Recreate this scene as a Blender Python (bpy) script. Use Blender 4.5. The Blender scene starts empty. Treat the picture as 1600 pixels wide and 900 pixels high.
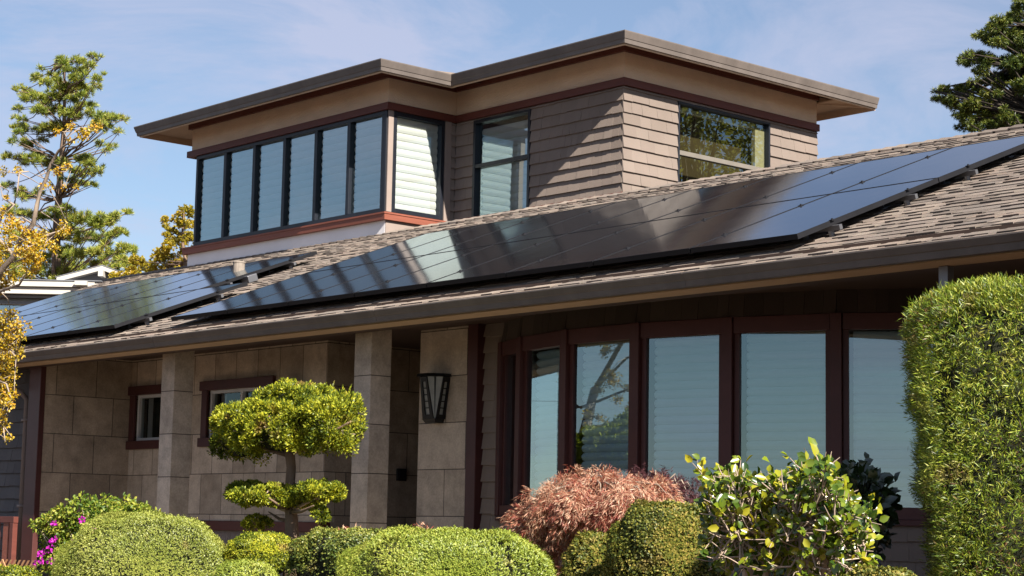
import bpy, math, random
import numpy as np
from mathutils import Matrix, Vector

# ------------------------------------------------------------------ camera, sky, sun, exposure
scn = bpy.context.scene
COL = scn.collection
CAMR = ((0.6676938733740038, 0.744195166467297, 0.01893266134308948),
        (0.08270486301177908, -0.09942981336744329, 0.9916015418745164),
        (-0.7398275455084264, 0.6605204511750016, 0.12793723651286842))
FPX = 2979.857
cam_data = bpy.data.cameras.new('camera')
cam_data.sensor_width = 36.0
cam_data.lens = FPX / 1600 * 36
cam_data.clip_start = 0.1
cam_data.clip_end = 3000
cam = bpy.data.objects.new('camera', cam_data)
COL.objects.link(cam)
r_, u_, f_ = (Vector(v) for v in CAMR)
m = Matrix.Identity(4)
for i in range(3):
    m[i][0], m[i][1], m[i][2] = r_[i], u_[i], -f_[i]
cam.matrix_world = m
scn.camera = cam

SUN = Vector((1.39, -0.275, 1.0)).normalized()
SUN_EL = math.asin(SUN.z)
SUN_ROT = math.atan2(SUN.x, SUN.y)
world = bpy.data.worlds.new('World')
scn.world = world
world.use_nodes = True
wn, wl = world.node_tree.nodes, world.node_tree.links
wn.clear()
w_out = wn.new('ShaderNodeOutputWorld')
w_bg = wn.new('ShaderNodeBackground')
w_bg.inputs['Strength'].default_value = 0.05
w_sky = wn.new('ShaderNodeTexSky')
w_sky.sky_type = 'NISHITA'
w_sky.sun_disc = False
w_sky.sun_elevation = SUN_EL
w_sky.sun_rotation = SUN_ROT
w_sky.air_density = 1.0
w_sky.dust_density = 0.15
w_sky.ozone_density = 3.0
# thin drifting cloud over the sky
w_tc = wn.new('ShaderNodeTexCoord')
w_map = wn.new('ShaderNodeMapping')
w_map.inputs['Rotation'].default_value = (0, 0, math.radians(35))
w_map.inputs['Scale'].default_value = (1.7, 3.2, 7.5)
w_n1 = wn.new('ShaderNodeTexNoise')
w_n1.inputs['Scale'].default_value = 2.1
w_n1.inputs['Detail'].default_value = 9
w_n1.inputs['Roughness'].default_value = 0.62
w_n1.inputs['Distortion'].default_value = 0.5
w_rmp = wn.new('ShaderNodeValToRGB')
w_rmp.color_ramp.elements[0].position = 0.43
w_rmp.color_ramp.elements[0].color = (0.16, 0.16, 0.16, 1)
w_rmp.color_ramp.elements[1].position = 0.63
w_rmp.color_ramp.elements[1].color = (0.70, 0.70, 0.70, 1)
w_mix = wn.new('ShaderNodeMix')
w_mix.data_type = 'RGBA'
w_mix.inputs[7].default_value = (5.0, 5.15, 6.6, 1)
wl.new(w_tc.outputs['Generated'], w_map.inputs['Vector'])
wl.new(w_map.outputs['Vector'], w_n1.inputs['Vector'])
wl.new(w_n1.outputs['Fac'], w_rmp.inputs['Fac'])
wl.new(w_rmp.outputs['Color'], w_mix.inputs[0])
wl.new(w_sky.outputs['Color'], w_mix.inputs[6])
wl.new(w_mix.outputs[2], w_bg.inputs['Color'])
wl.new(w_bg.outputs['Background'], w_out.inputs['Surface'])

sun_data = bpy.data.lights.new('sun', 'SUN')
sun_data.energy = 5.0
sun_data.angle = math.radians(0.53)
sun_data.color = (1.0, 0.93, 0.83)
sun = bpy.data.objects.new('sun', sun_data)
COL.objects.link(sun)
sun.rotation_euler = SUN.to_track_quat('Z', 'Y').to_euler()
sun.location = (0, 0, 30)

scn.view_settings.view_transform = 'Standard'
scn.view_settings.look = 'None'
scn.view_settings.exposure = 1.3
scn.view_settings.gamma = 1.0
scn.cycles.max_bounces = 10
scn.cycles.transparent_max_bounces = 12
scn.cycles.caustics_reflective = False
scn.cycles.caustics_refractive = False

# ------------------------------------------------------------------ helpers
rng = np.random.default_rng(7)
random.seed(7)
A3 = np.array
RM = np.array(CAMR)


def ray(px, py):
    return RM.T @ A3([(px - 800) / FPX, -(py - 450) / FPX, 1.0])


def at(px, py, Y):
    """point of the world seen at that photo pixel, on the plane of depth Y"""
    d = ray(px, py)
    return d * (Y / d[1])


def mpp(px, py, Y):
    """metres per photo pixel at that point"""
    return Y / ray(px, py)[1] / FPX


def sm(x, a, b):
    t = np.clip((x - a) / (b - a), 0, 1)
    return t * t * (3 - 2 * t)


def gz(Y):
    return -1.55 + 0.85 * float(sm(Y, 2.0, 9.5))


def tag(o, label=None, cat=None, group=None, kind=None):
    if label: o['label'] = label
    if cat: o['category'] = cat
    if group: o['group'] = group
    if kind: o['kind'] = kind
    return o


def thing(name, label, cat, loc=(0, 0, 0), group=None):
    o = bpy.data.objects.new(name, None)
    o.empty_display_size = 0.2
    COL.objects.link(o)
    o.location = [float(v) for v in loc]
    return tag(o, label, cat, group)


class MB:
    """mesh builder: collects shapes, links them as ONE mesh object; writes a metre-scaled UV map"""

    def __init__(self):
        self.v, self.f = [], []

    def add(self, verts, faces):
        b = len(self.v)
        self.v += [tuple(float(c) for c in p) for p in verts]
        self.f += [tuple(b + i for i in f) for f in faces]

    def box(self, a, b):
        x0, y0, z0 = (min(a[i], b[i]) for i in range(3))
        x1, y1, z1 = (max(a[i], b[i]) for i in range(3))
        self.add([(x0, y0, z0), (x1, y0, z0), (x1, y1, z0), (x0, y1, z0), (x0, y0, z1), (x1, y0, z1), (x1, y1, z1), (x0, y1, z1)],
                 [(0, 3, 2, 1), (4, 5, 6, 7), (0, 1, 5, 4), (1, 2, 6, 5), (2, 3, 7, 6), (3, 0, 4, 7)])

    def obox(self, o, u, n, u0, u1, n0, n1, z0, z1, taper=None):
        """box in a wall frame: o origin, u along the wall, n outwards; taper = n1 at the top edge"""
        u, n, o = A3(u, float), A3(n, float), A3(o, float)
        t = n1 if taper is None else taper
        P = lambda a, b, z: o + u * a + n * b + A3([0, 0, z])
        self.add([P(u0, n0, z0), P(u1, n0, z0), P(u1, n1, z0), P(u0, n1, z0), P(u0, n0, z1), P(u1, n0, z1), P(u1, t, z1), P(u0, t, z1)],
                 [(0, 1, 2, 3), (4, 7, 6, 5), (0, 4, 5, 1), (1, 5, 6, 2), (2, 6, 7, 3), (3, 7, 4, 0)])

    def hexa(self, p):
        self.add(p, [(0, 3, 2, 1), (4, 5, 6, 7), (0, 1, 5, 4), (1, 2, 6, 5), (2, 3, 7, 6), (3, 0, 4, 7)])

    def quad(self, *p):
        self.add(p, [tuple(range(len(p)))])

    def tube(self, pts, rad, n=6, cap=True):
        pts = [A3(p, float) for p in pts]
        if np.isscalar(rad): rad = [rad] * len(pts)
        b = len(self.v)
        ref = A3([0.31, 0.2, 0.93])
        vs = []
        for i, p in enumerate(pts):
            d = pts[min(i + 1, len(pts) - 1)] - pts[max(i - 1, 0)]
            d = d / (np.linalg.norm(d) + 1e-9)
            s = np.cross(d, ref)
            if np.linalg.norm(s) < 1e-3: s = np.cross(d, A3([1, 0, 0]))
            s /= np.linalg.norm(s)
            t = np.cross(d, s)
            for k in range(n):
                a = 2 * math.pi * k / n
                vs.append(p + rad[i] * (math.cos(a) * s + math.sin(a) * t))
        fs = []
        for i in range(len(pts) - 1):
            for k in range(n):
                fs.append((i * n + k, i * n + (k + 1) % n, (i + 1) * n + (k + 1) % n, (i + 1) * n + k))
        if cap:
            fs.append(tuple(range(n - 1, -1, -1)))
            fs.append(tuple((len(pts) - 1) * n + k for k in range(n)))
        self.add(vs, fs)

    def build(self, name, mat, parent=None, smooth=False, bevel=0.0, recalc=True):
        me = bpy.data.meshes.new(name)
        me.from_pydata(self.v, [], self.f)
        if recalc:
            import bmesh
            bm = bmesh.new()
            bm.from_mesh(me)
            bmesh.ops.recalc_face_normals(bm, faces=bm.faces)
            bm.to_mesh(me)
            bm.free()
        uv = me.uv_layers.new(name='metres')
        nv = len(me.vertices)
        co = np.empty(nv * 3)
        me.vertices.foreach_get('co', co)
        co = co.reshape(-1, 3)
        nf = len(me.polygons)
        nr = np.empty(nf * 3)
        me.polygons.foreach_get('normal', nr)
        nr = np.abs(nr.reshape(-1, 3))
        lt = np.empty(nf, np.int32)
        me.polygons.foreach_get('loop_total', lt)
        li = np.empty(len(me.loops), np.int32)
        me.loops.foreach_get('vertex_index', li)
        pn = np.repeat(np.argmax(nr + A3([0, 0, .02]), axis=1), lt)
        c = co[li]
        U = np.where(pn == 0, c[:, 1], c[:, 0])
        V = np.where(pn == 2, c[:, 1], c[:, 2])
        uv.data.foreach_set('uv', np.stack([U, V], 1).ravel())
        if mat: me.materials.append(mat)
        if smooth:
            me.polygons.foreach_set('use_smooth', np.ones(nf, bool))
        o = bpy.data.objects.new(name, me)
        COL.objects.link(o)
        if parent:
            o.parent = parent
        if bevel:
            md = o.modifiers.new('bevel', 'BEVEL')
            md.width = bevel
            md.segments = 2
            md.limit_method = 'ANGLE'
        return o


def rawmesh(name, V, F, mat, parent=None, smooth=False):
    """fast mesh of equal-sized polygons: V (n,3), F (m,k)"""
    me = bpy.data.meshes.new(name)
    V = np.asarray(V, np.float32)
    F = np.asarray(F, np.int32)
    k = F.shape[1]
    me.vertices.add(len(V))
    me.vertices.foreach_set('co', V.ravel())
    me.loops.add(F.size)
    me.loops.foreach_set('vertex_index', F.ravel())
    me.polygons.add(len(F))
    me.polygons.foreach_set('loop_start', np.arange(len(F), dtype=np.int32) * k)
    if smooth: me.polygons.foreach_set('use_smooth', np.ones(len(F), bool))
    me.update(calc_edges=True)
    me.materials.append(mat)
    o = bpy.data.objects.new(name, me)
    COL.objects.link(o)
    if parent: o.parent = parent
    return o


def unit(a):
    return a / (np.linalg.norm(a, axis=-1, keepdims=True) + 1e-9)


def rdir(n):
    return unit(rng.normal(size=(n, 3)))


def leaves(name, P, D, N, L, W, mat, parent=None, shape='diamond', origin=(0, 0, 0)):
    """one mesh of many leaves: P bases, D directions, N rough normals"""
    P = np.asarray(P) - A3(origin)
    n = len(P)
    D = unit(D)
    S = unit(np.cross(D, N))
    U = np.cross(S, D)
    L = np.broadcast_to(L, (n,))[:, None]
    W = np.broadcast_to(W, (n,))[:, None]
    if shape == 'diamond':
        V = np.stack([P, P + D * L * .45 + S * W + U * W * .3, P + D * L - U * L * .06, P + D * L * .45 - S * W + U * W * .3], 1).reshape(-1, 3)
        F = np.arange(n * 4).reshape(n, 4)
    elif shape == 'blade':
        V = np.stack([P + S * W * .5, P + D * L * .55 + S * W - U * L * .03, P + D * L - U * L * .12, P + D * L * .5 - S * W - U * L * .03], 1).reshape(-1, 3)
        F = np.arange(n * 4).reshape(n, 4)
    else:
        V = np.stack([P, P + D * L * .3 + S * W * .95 + U * W * .35, P + D * L * .68 + S * W * .85 + U * W * .3, P + D * L - U * L * .12,
                      P + D * L * .68 - S * W * .85 + U * W * .3, P + D * L * .3 - S * W * .95 + U * W * .35, P + D * L * .45 - U * W * .05], 1).reshape(-1, 3)
        b = (np.arange(n) * 7)[:, None]
        F = np.concatenate([b + A3([[0, 6, 2, 1]]), b + A3([[6, 3, 3, 2]]) * 1, b + A3([[0, 5, 4, 6]])], 0)
        F = np.concatenate([b + A3([[0, 6, 2, 1]]), b + A3([[0, 5, 4, 6]])], 0)
        T = np.concatenate([b + A3([[6, 3, 2]]), b + A3([[6, 4, 3]])], 0)
        me = bpy.data.meshes.new(name)
        me.vertices.add(len(V))
        me.vertices.foreach_set('co', V.astype(np.float32).ravel())
        idx = np.concatenate([F.ravel(), T.ravel()]).astype(np.int32)
        me.loops.add(len(idx))
        me.loops.foreach_set('vertex_index', idx)
        me.polygons.add(len(F) + len(T))
        ls = np.concatenate([np.arange(len(F)) * 4, F.size + np.arange(len(T)) * 3]).astype(np.int32)
        me.polygons.foreach_set('loop_start', ls)
        me.update(calc_edges=True)
        me.materials.append(mat)
        o = bpy.data.objects.new(name, me)
        COL.objects.link(o)
        if parent: o.parent = parent
        return o
    return rawmesh(name, V, F, mat, parent)


# ------------------------------------------------------------------ materials
def nodes_of(name):
    mt = bpy.data.materials.new(name)
    mt.use_nodes = True
    nt = mt.node_tree
    nt.nodes.clear()
    out = nt.nodes.new('ShaderNodeOutputMaterial')
    return mt, nt.nodes, nt.links, out


def rgba(c):
    return (c[0], c[1], c[2], 1)


def paint(name, col, rough=.6, var=.12, scale=3.0, bump=.0, bscale=60, spec=.3, stretch=(1, 1, 1), speck=0.0, metal=0.0):
    """paint, wood or stone with soft weathering and fine grain"""
    mt, n, l, out = nodes_of(name)
    b = n.new('ShaderNodeBsdfPrincipled')
    b.inputs['Roughness'].default_value = rough
    b.inputs['Specular IOR Level'].default_value = spec
    b.inputs['Metallic'].default_value = metal
    tc = n.new('ShaderNodeTexCoord')
    mp = n.new('ShaderNodeMapping')
    mp.inputs['Scale'].default_value = stretch
    l.new(tc.outputs['Object'], mp.inputs['Vector'])
    nz = n.new('ShaderNodeTexNoise')
    nz.inputs['Scale'].default_value = scale
    nz.inputs['Detail'].default_value = 8
    nz.inputs['Roughness'].default_value = .65
    l.new(mp.outputs['Vector'], nz.inputs['Vector'])
    rp = n.new('ShaderNodeValToRGB')
    rp.color_ramp.elements[0].position = .3
    rp.color_ramp.elements[1].position = .7
    rp.color_ramp.elements[0].color = rgba([c * (1 - var) for c in col])
    rp.color_ramp.elements[1].color = rgba([c * (1 + var) for c in col])
    l.new(nz.outputs['Fac'], rp.inputs['Fac'])
    colout = rp.outputs['Color']
    if speck or bump:
        nf = n.new('ShaderNodeTexNoise')
        nf.inputs['Scale'].default_value = bscale
        nf.inputs['Detail'].default_value = 4
        l.new(mp.outputs['Vector'], nf.inputs['Vector'])
    if speck:
        mx = n.new('ShaderNodeMix')
        mx.data_type = 'RGBA'
        mx.blend_type = 'OVERLAY'
        mx.inputs[0].default_value = speck
        l.new(colout, mx.inputs[6])
        l.new(nf.outputs['Color'], mx.inputs[7])
        colout = mx.outputs[2]
    l.new(colout, b.inputs['Base Color'])
    if bump:
        bp = n.new('ShaderNodeBump')
        bp.inputs['Strength'].default_value = bump
        bp.inputs['Distance'].default_value = .01
        l.new(nf.outputs['Fac'], bp.inputs['Height'])
        l.new(bp.outputs['Normal'], b.inputs['Normal'])
    l.new(b.outputs['BSDF'], out.inputs['Surface'])
    return mt


def piece_paint(name, cols, rough=.75, bump=.4, bscale=90, spec=.2, speck=.35, stretch=(1, 1, 1), ramp_pos=None):
    """each loose piece (shingle, tab) gets its own tone from a ramp"""
    mt, n, l, out = nodes_of(name)
    b = n.new('ShaderNodeBsdfPrincipled')
    b.inputs['Roughness'].default_value = rough
    b.inputs['Diffuse Roughness'].default_value = 1.0
    b.inputs['Specular IOR Level'].default_value = spec
    g = n.new('ShaderNodeNewGeometry')
    rp = n.new('ShaderNodeValToRGB')
    el = rp.color_ramp.elements
    while len(el) < len(cols): el.new(.5)
    for i, c in enumerate(cols):
        el[i].position = i / (len(cols) - 1)
        el[i].color = rgba(c)
    l.new(g.outputs['Random Per Island'], rp.inputs['Fac'])
    tc = n.new('ShaderNodeTexCoord')
    mp = n.new('ShaderNodeMapping')
    mp.inputs['Scale'].default_value = stretch
    l.new(tc.outputs['Object'], mp.inputs['Vector'])
    nf = n.new('ShaderNodeTexNoise')
    nf.inputs['Scale'].default_value = bscale
    nf.inputs['Detail'].default_value = 5
    l.new(mp.outputs['Vector'], nf.inputs['Vector'])
    nb = n.new('ShaderNodeTexNoise')
    nb.inputs['Scale'].default_value = 1.4
    nb.inputs['Detail'].default_value = 5
    l.new(tc.outputs['Object'], nb.inputs['Vector'])
    mx = n.new('ShaderNodeMix')
    mx.data_type = 'RGBA'
    mx.blend_type = 'OVERLAY'
    mx.inputs[0].default_value = speck
    l.new(rp.outputs['Color'], mx.inputs[6])
    l.new(nf.outputs['Color'], mx.inputs[7])
    hs = n.new('ShaderNodeHueSaturation')
    hs.inputs['Saturation'].default_value = .9
    mr = n.new('ShaderNodeMapRange')
    mr.inputs['To Min'].default_value = .78
    mr.inputs['To Max'].default_value = 1.22
    l.new(nb.outputs['Fac'], mr.inputs['Value'])
    l.new(mr.outputs['Result'], hs.inputs['Value'])
    l.new(mx.outputs[2], hs.inputs['Color'])
    l.new(hs.outputs['Color'], b.inputs['Base Color'])
    bp = n.new('ShaderNodeBump')
    bp.inputs['Strength'].default_value = bump
    bp.inputs['Distance'].default_value = .006
    l.new(nf.outputs['Fac'], bp.inputs['Height'])
    l.new(bp.outputs['Normal'], b.inputs['Normal'])
    l.new(b.outputs['BSDF'], out.inputs['Surface'])
    return mt


def stone_tiles(name, c1, c2, joint, tw, th, off=.5, u0=0.0, v0=0.0, squash=1.0):
    """large cut-stone tiles with thin dark joints, laid on the metre UV map"""
    mt, n, l, out = nodes_of(name)
    b = n.new('ShaderNodeBsdfPrincipled')
    b.inputs['Roughness'].default_value = .62
    b.inputs['Specular IOR Level'].default_value = .3
    uv = n.new('ShaderNodeUVMap')
    uv.uv_map = 'metres'
    mp = n.new('ShaderNodeMapping')
    mp.inputs['Location'].default_value = (u0, v0, 0)
    l.new(uv.outputs['UV'], mp.inputs['Vector'])
    br = n.new('ShaderNodeTexBrick')
    br.offset = off
    br.offset_frequency = 2
    br.squash = squash
    br.squash_frequency = 3
    br.inputs['Scale'].default_value = 1
    br.inputs['Brick Width'].default_value = tw
    br.inputs['Row Height'].default_value = th
    br.inputs['Mortar Size'].default_value = .0045
    br.inputs['Mortar Smooth'].default_value = .15
    br.inputs['Bias'].default_value = 0
    br.inputs['Color1'].default_value = rgba(c1)
    br.inputs['Color2'].default_value = rgba(c2)
    br.inputs['Mortar'].default_value = rgba(joint)
    l.new(mp.outputs['Vector'], br.inputs['Vector'])
    tc = n.new('ShaderNodeTexCoord')
    na = n.new('ShaderNodeTexNoise')
    na.inputs['Scale'].default_value = 5
    na.inputs['Detail'].default_value = 10
    na.inputs['Roughness'].default_value = .7
    l.new(tc.outputs['Object'], na.inputs['Vector'])
    nb = n.new('ShaderNodeTexNoise')
    nb.inputs['Scale'].default_value = 55
    nb.inputs['Detail'].default_value = 6
    l.new(tc.outputs['Object'], nb.inputs['Vector'])
    m1 = n.new('ShaderNodeMix'); m1.data_type = 'RGBA'; m1.blend_type = 'OVERLAY'; m1.inputs[0].default_value = .8
    l.new(br.outputs['Color'], m1.inputs[6]); l.new(na.outputs['Fac'], m1.inputs[7])
    m2 = n.new('ShaderNodeMix'); m2.data_type = 'RGBA'; m2.blend_type = 'OVERLAY'; m2.inputs[0].default_value = .32
    l.new(m1.outputs[2], m2.inputs[6]); l.new(nb.outputs['Fac'], m2.inputs[7])
    l.new(m2.outputs[2], b.inputs['Base Color'])
    ad = n.new('ShaderNodeMath'); ad.operation = 'MULTIPLY_ADD'
    ad.inputs[1].default_value = -1.0
    l.new(br.outputs['Fac'], ad.inputs[0])
    sc = n.new('ShaderNodeMath'); sc.operation = 'MULTIPLY'; sc.inputs[1].default_value = .25
    l.new(nb.outputs['Fac'], sc.inputs[0]); l.new(sc.outputs[0], ad.inputs[2])
    bp = n.new('ShaderNodeBump'); bp.inputs['Strength'].default_value = .35; bp.inputs['Distance'].default_value = .008
    l.new(ad.outputs[0], bp.inputs['Height']); l.new(bp.outputs['Normal'], b.inputs['Normal'])
    l.new(b.outputs['BSDF'], out.inputs['Surface'])
    return mt


def glass(name, tint=(.86, .92, .92), refl=1.0, wav=.02, wscale=1.2):
    """window glass: sharp reflections by viewing angle, the rest looks through"""
    mt, n, l, out = nodes_of(name)
    tr = n.new('ShaderNodeBsdfTransparent'); tr.inputs['Color'].default_value = rgba(tint)
    gl = n.new('ShaderNodeBsdfGlossy'); gl.inputs['Roughness'].default_value = .0
    gl.inputs['Color'].default_value = (.76, .96, 1, 1)
    fr = n.new('ShaderNodeFresnel'); fr.inputs['IOR'].default_value = 1.5
    mr = n.new('ShaderNodeMath'); mr.operation = 'MULTIPLY_ADD'; mr.use_clamp = True
    mr.inputs[1].default_value = 2.0 * refl; mr.inputs[2].default_value = .08 * refl
    tc = n.new('ShaderNodeTexCoord')
    nz = n.new('ShaderNodeTexNoise'); nz.inputs['Scale'].default_value = wscale; nz.inputs['Detail'].default_value = 1
    bp = n.new('ShaderNodeBump'); bp.inputs['Strength'].default_value = wav; bp.inputs['Distance'].default_value = .1
    l.new(tc.outputs['Object'], nz.inputs['Vector']); l.new(nz.outputs['Fac'], bp.inputs['Height'])
    l.new(bp.outputs['Normal'], gl.inputs['Normal'])
    l.new(fr.outputs['Fac'], mr.inputs[0])
    mx = n.new('ShaderNodeMixShader')
    l.new(mr.outputs[0], mx.inputs['Fac']); l.new(tr.outputs['BSDF'], mx.inputs[1]); l.new(gl.outputs['BSDF'], mx.inputs[2])
    l.new(mx.outputs['Shader'], out.inputs['Surface'])
    return mt


def foliage(name, cols, transl=.35, gloss=.05, grough=.45, clump=2.5, cvar=.35, tr_tint=(1.15, 1.1, .5), dead=0.0, dscale=4.5):
    """leaf material: every leaf its own tone, drifting slowly through the crown; some light comes through"""
    mt, n, l, out = nodes_of(name)
    g = n.new('ShaderNodeNewGeometry')
    tc = n.new('ShaderNodeTexCoord')
    nz = n.new('ShaderNodeTexNoise'); nz.inputs['Scale'].default_value = clump; nz.inputs['Detail'].default_value = 3
    l.new(tc.outputs['Object'], nz.inputs['Vector'])
    mr = n.new('ShaderNodeMapRange')
    mr.inputs['From Min'].default_value = .3; mr.inputs['From Max'].default_value = .7
    mr.inputs['To Min'].default_value = -cvar; mr.inputs['To Max'].default_value = cvar
    l.new(nz.outputs['Fac'], mr.inputs['Value'])
    ad = n.new('ShaderNodeMath'); ad.operation = 'ADD'; ad.use_clamp = True
    l.new(g.outputs['Random Per Island'], ad.inputs[0]); l.new(mr.outputs['Result'], ad.inputs[1])
    rp = n.new('ShaderNodeValToRGB')
    el = rp.color_ramp.elements
    while len(el) < len(cols): el.new(.5)
    for i, c in enumerate(cols):
        el[i].position = i / (len(cols) - 1)
        el[i].color = rgba(c)
    l.new(ad.outputs[0], rp.inputs['Fac'])
    leafcol = rp.outputs['Color']
    if dead:
        nd = n.new('ShaderNodeTexNoise'); nd.inputs['Scale'].default_value = dscale; nd.inputs['Detail'].default_value = 4
        l.new(tc.outputs['Object'], nd.inputs['Vector'])
        md = n.new('ShaderNodeMapRange'); md.inputs['From Min'].default_value = .60; md.inputs['From Max'].default_value = .70; md.inputs['To Max'].default_value = dead
        l.new(nd.outputs['Fac'], md.inputs['Value'])
        xd = n.new('ShaderNodeMix'); xd.data_type = 'RGBA'; xd.inputs[7].default_value = (.30, .17, .075, 1)
        l.new(md.outputs['Result'], xd.inputs[0]); l.new(leafcol, xd.inputs[6])
        leafcol = xd.outputs[2]
    df = n.new('ShaderNodeBsdfDiffuse')
    tl = n.new('ShaderNodeBsdfTranslucent')
    mc = n.new('ShaderNodeMix'); mc.data_type = 'RGBA'; mc.blend_type = 'MULTIPLY'; mc.inputs[0].default_value = 1
    mc.inputs[7].default_value = rgba(tr_tint)
    l.new(leafcol, df.inputs['Color'])
    l.new(leafcol, mc.inputs[6]); l.new(mc.outputs[2], tl.inputs['Color'])
    m1 = n.new('ShaderNodeMixShader'); m1.inputs['Fac'].default_value = transl
    l.new(df.outputs[0], m1.inputs[1]); l.new(tl.outputs[0], m1.inputs[2])
    gl = n.new('ShaderNodeBsdfGlossy'); gl.inputs['Roughness'].default_value = grough
    m2 = n.new('ShaderNodeMixShader'); m2.inputs['Fac'].default_value = gloss
    l.new(m1.outputs[0], m2.inputs[1]); l.new(gl.outputs[0], m2.inputs[2])
    l.new(m2.outputs[0], out.inputs['Surface'])
    return mt


M = {}
M['gutter'] = paint('brown_gutter_paint', (.118, .099, .088), .5, .2, 2.6, bump=.05, bscale=40, stretch=(1.4, 1.4, .5), spec=.35)
M['beige'] = paint('beige_trim_paint', (.62, .47, .34), .7, .08, 4)
M['frieze'] = paint('beige_rough_stucco', (.66, .53, .41), .9, .10, 1.6, bump=.9, bscale=45, spec=.1, speck=.12, stretch=(1, 1, 1.6))
M['red'] = paint('dark_red_trim_paint', (.105, .030, .022), .5, .16, 5, bump=.05, bscale=50, stretch=(.5, .5, 3))
M['redwood'] = paint('red_wood_stain', (.215, .07, .045), .55, .15, 5, bump=.1, bscale=60, stretch=(.4, .4, 4))
M['window_red'] = paint('maroon_window_paint', (.070, .024, .022), .45, .14, 4, bump=.05, bscale=50)
M['black'] = paint('black_window_paint', (.012, .014, .020), .38, .2, 5)
M['post_taupe'] = paint('taupe_post_paint', (.25, .20, .175), .6, .08, 3)
M['white'] = paint('white_wall_paint', (.82, .79, .79), .7, .05, 2, bump=.1, bscale=30)
M['vinyl'] = paint('white_vinyl', (.55, .55, .55), .45, .05, 3)
M['shingle'] = piece_paint('taupe_wall_shingle', [(.205, .160, .132), (.226, .177, .147), (.217, .170, .142), (.240, .190, .158)], .7, .25, 70, .2, .15, stretch=(3, 3, .5))
M['wallcore'] = paint('wall_core', (.2, .165, .145), .8, .05, 3)
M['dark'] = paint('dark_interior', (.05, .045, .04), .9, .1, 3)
M['soffit'] = paint('brown_soffit_boards', (.06, .038, .028), .7, .15, 3, stretch=(.3, 6, 1))
M['rooftab'] = piece_paint('asphalt_roof_tab', [(.115, .094, .080), (.195, .158, .130), (.155, .130, .112), (.23, .185, .15), (.185, .142, .115), (.14, .118, .103)], .9, .9, 240, .1, .55)
M['deck'] = paint('asphalt_roof_base', (.085, .072, .064), .95, .25, 4, bump=.6, bscale=200, speck=.5)
M['drip'] = paint('pale_drip_edge', (.42, .39, .36), .45, .1, 3, metal=.3)
T1, T2, TJ = (.335, .27, .205), (.54, .45, .36), (.06, .048, .04)
M['tile_wide'] = stone_tiles('stone_tiles_wide', T1, T2, TJ, .72, .447, .42, .1, -.155)
M['tile_side'] = stone_tiles('stone_tiles_side', (.30, .235, .175), (.40, .32, .245), TJ, .52, .447, .55, .16, -.155)
M['tile_narrow'] = stone_tiles('stone_tiles_narrow', T1, T2, TJ, .42, .447, .5, .07, -.155)
M['tile_col'] = stone_tiles('stone_tiles_column', (.40, .335, .27), (.48, .40, .325), TJ, 5.0, .447, 0, 2.5, -.075)
M['blind'] = paint('cream_window_blind', (.84, .85, .76), .8, .03, 3)
M['blind_pale'] = paint('pale_window_blind', (.80, .84, .84), .8, .03, 3)
M['glass'] = glass('window_glass', (.95, .98, 1.0), refl=1.5)
M['glass_porch'] = glass('porch_window_glass', (.6, .62, .6), refl=.35)
M['glass_bay'] = glass('bay_window_glass', (.84, .97, 1.0), 1.35, .02, .9)
M['glass_dark'] = glass('side_window_glass', (.55, .54, .42), 1.15, .025, 1.0)
M['alu'] = paint('grey_aluminium', (.20, .20, .21), .4, .08, 5, metal=.7)
M['frame_black'] = paint('black_anodised_frame', (.012, .012, .014), .6, .15, 8, spec=.15)
M['bark_dark'] = paint('dark_bark', (.05, .04, .032), .95, .35, 9, bump=1.0, bscale=40)
M['bark'] = paint('grey_brown_bark', (.17, .115, .08), .9, .35, 9, bump=1.0, bscale=40, stretch=(1, 1, .3))
M['bark_pale'] = paint('pale_bark', (.30, .235, .18), .85, .25, 7, bump=.6, bscale=40, stretch=(1, 1, .3))
M['twig'] = paint('grey_twigs', (.38, .29, .22), .85, .3, 14)
M['core'] = paint('shade_painted_twigs', (.014, .016, .007), .95, .4, 14, bump=1, bscale=50)  # near-black: the shade inside the shrubs is painted into this colour
M['soil'] = paint('bark_mulch', (.085, .058, .04), .95, .35, 6, bump=1, bscale=45, speck=.4)
M['asphalt'] = paint('street_asphalt', (.05, .05, .052), .9, .2, 4, bump=.5, bscale=150, speck=.3)
M['paving'] = paint('pale_bounce_paving', (.42, .35, .275), .85, .12, 2, bump=.3, bscale=80)
M['concrete'] = paint('kerb_concrete', (.33, .31, .28), .85, .15, 3, bump=.3, bscale=90)


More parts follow.
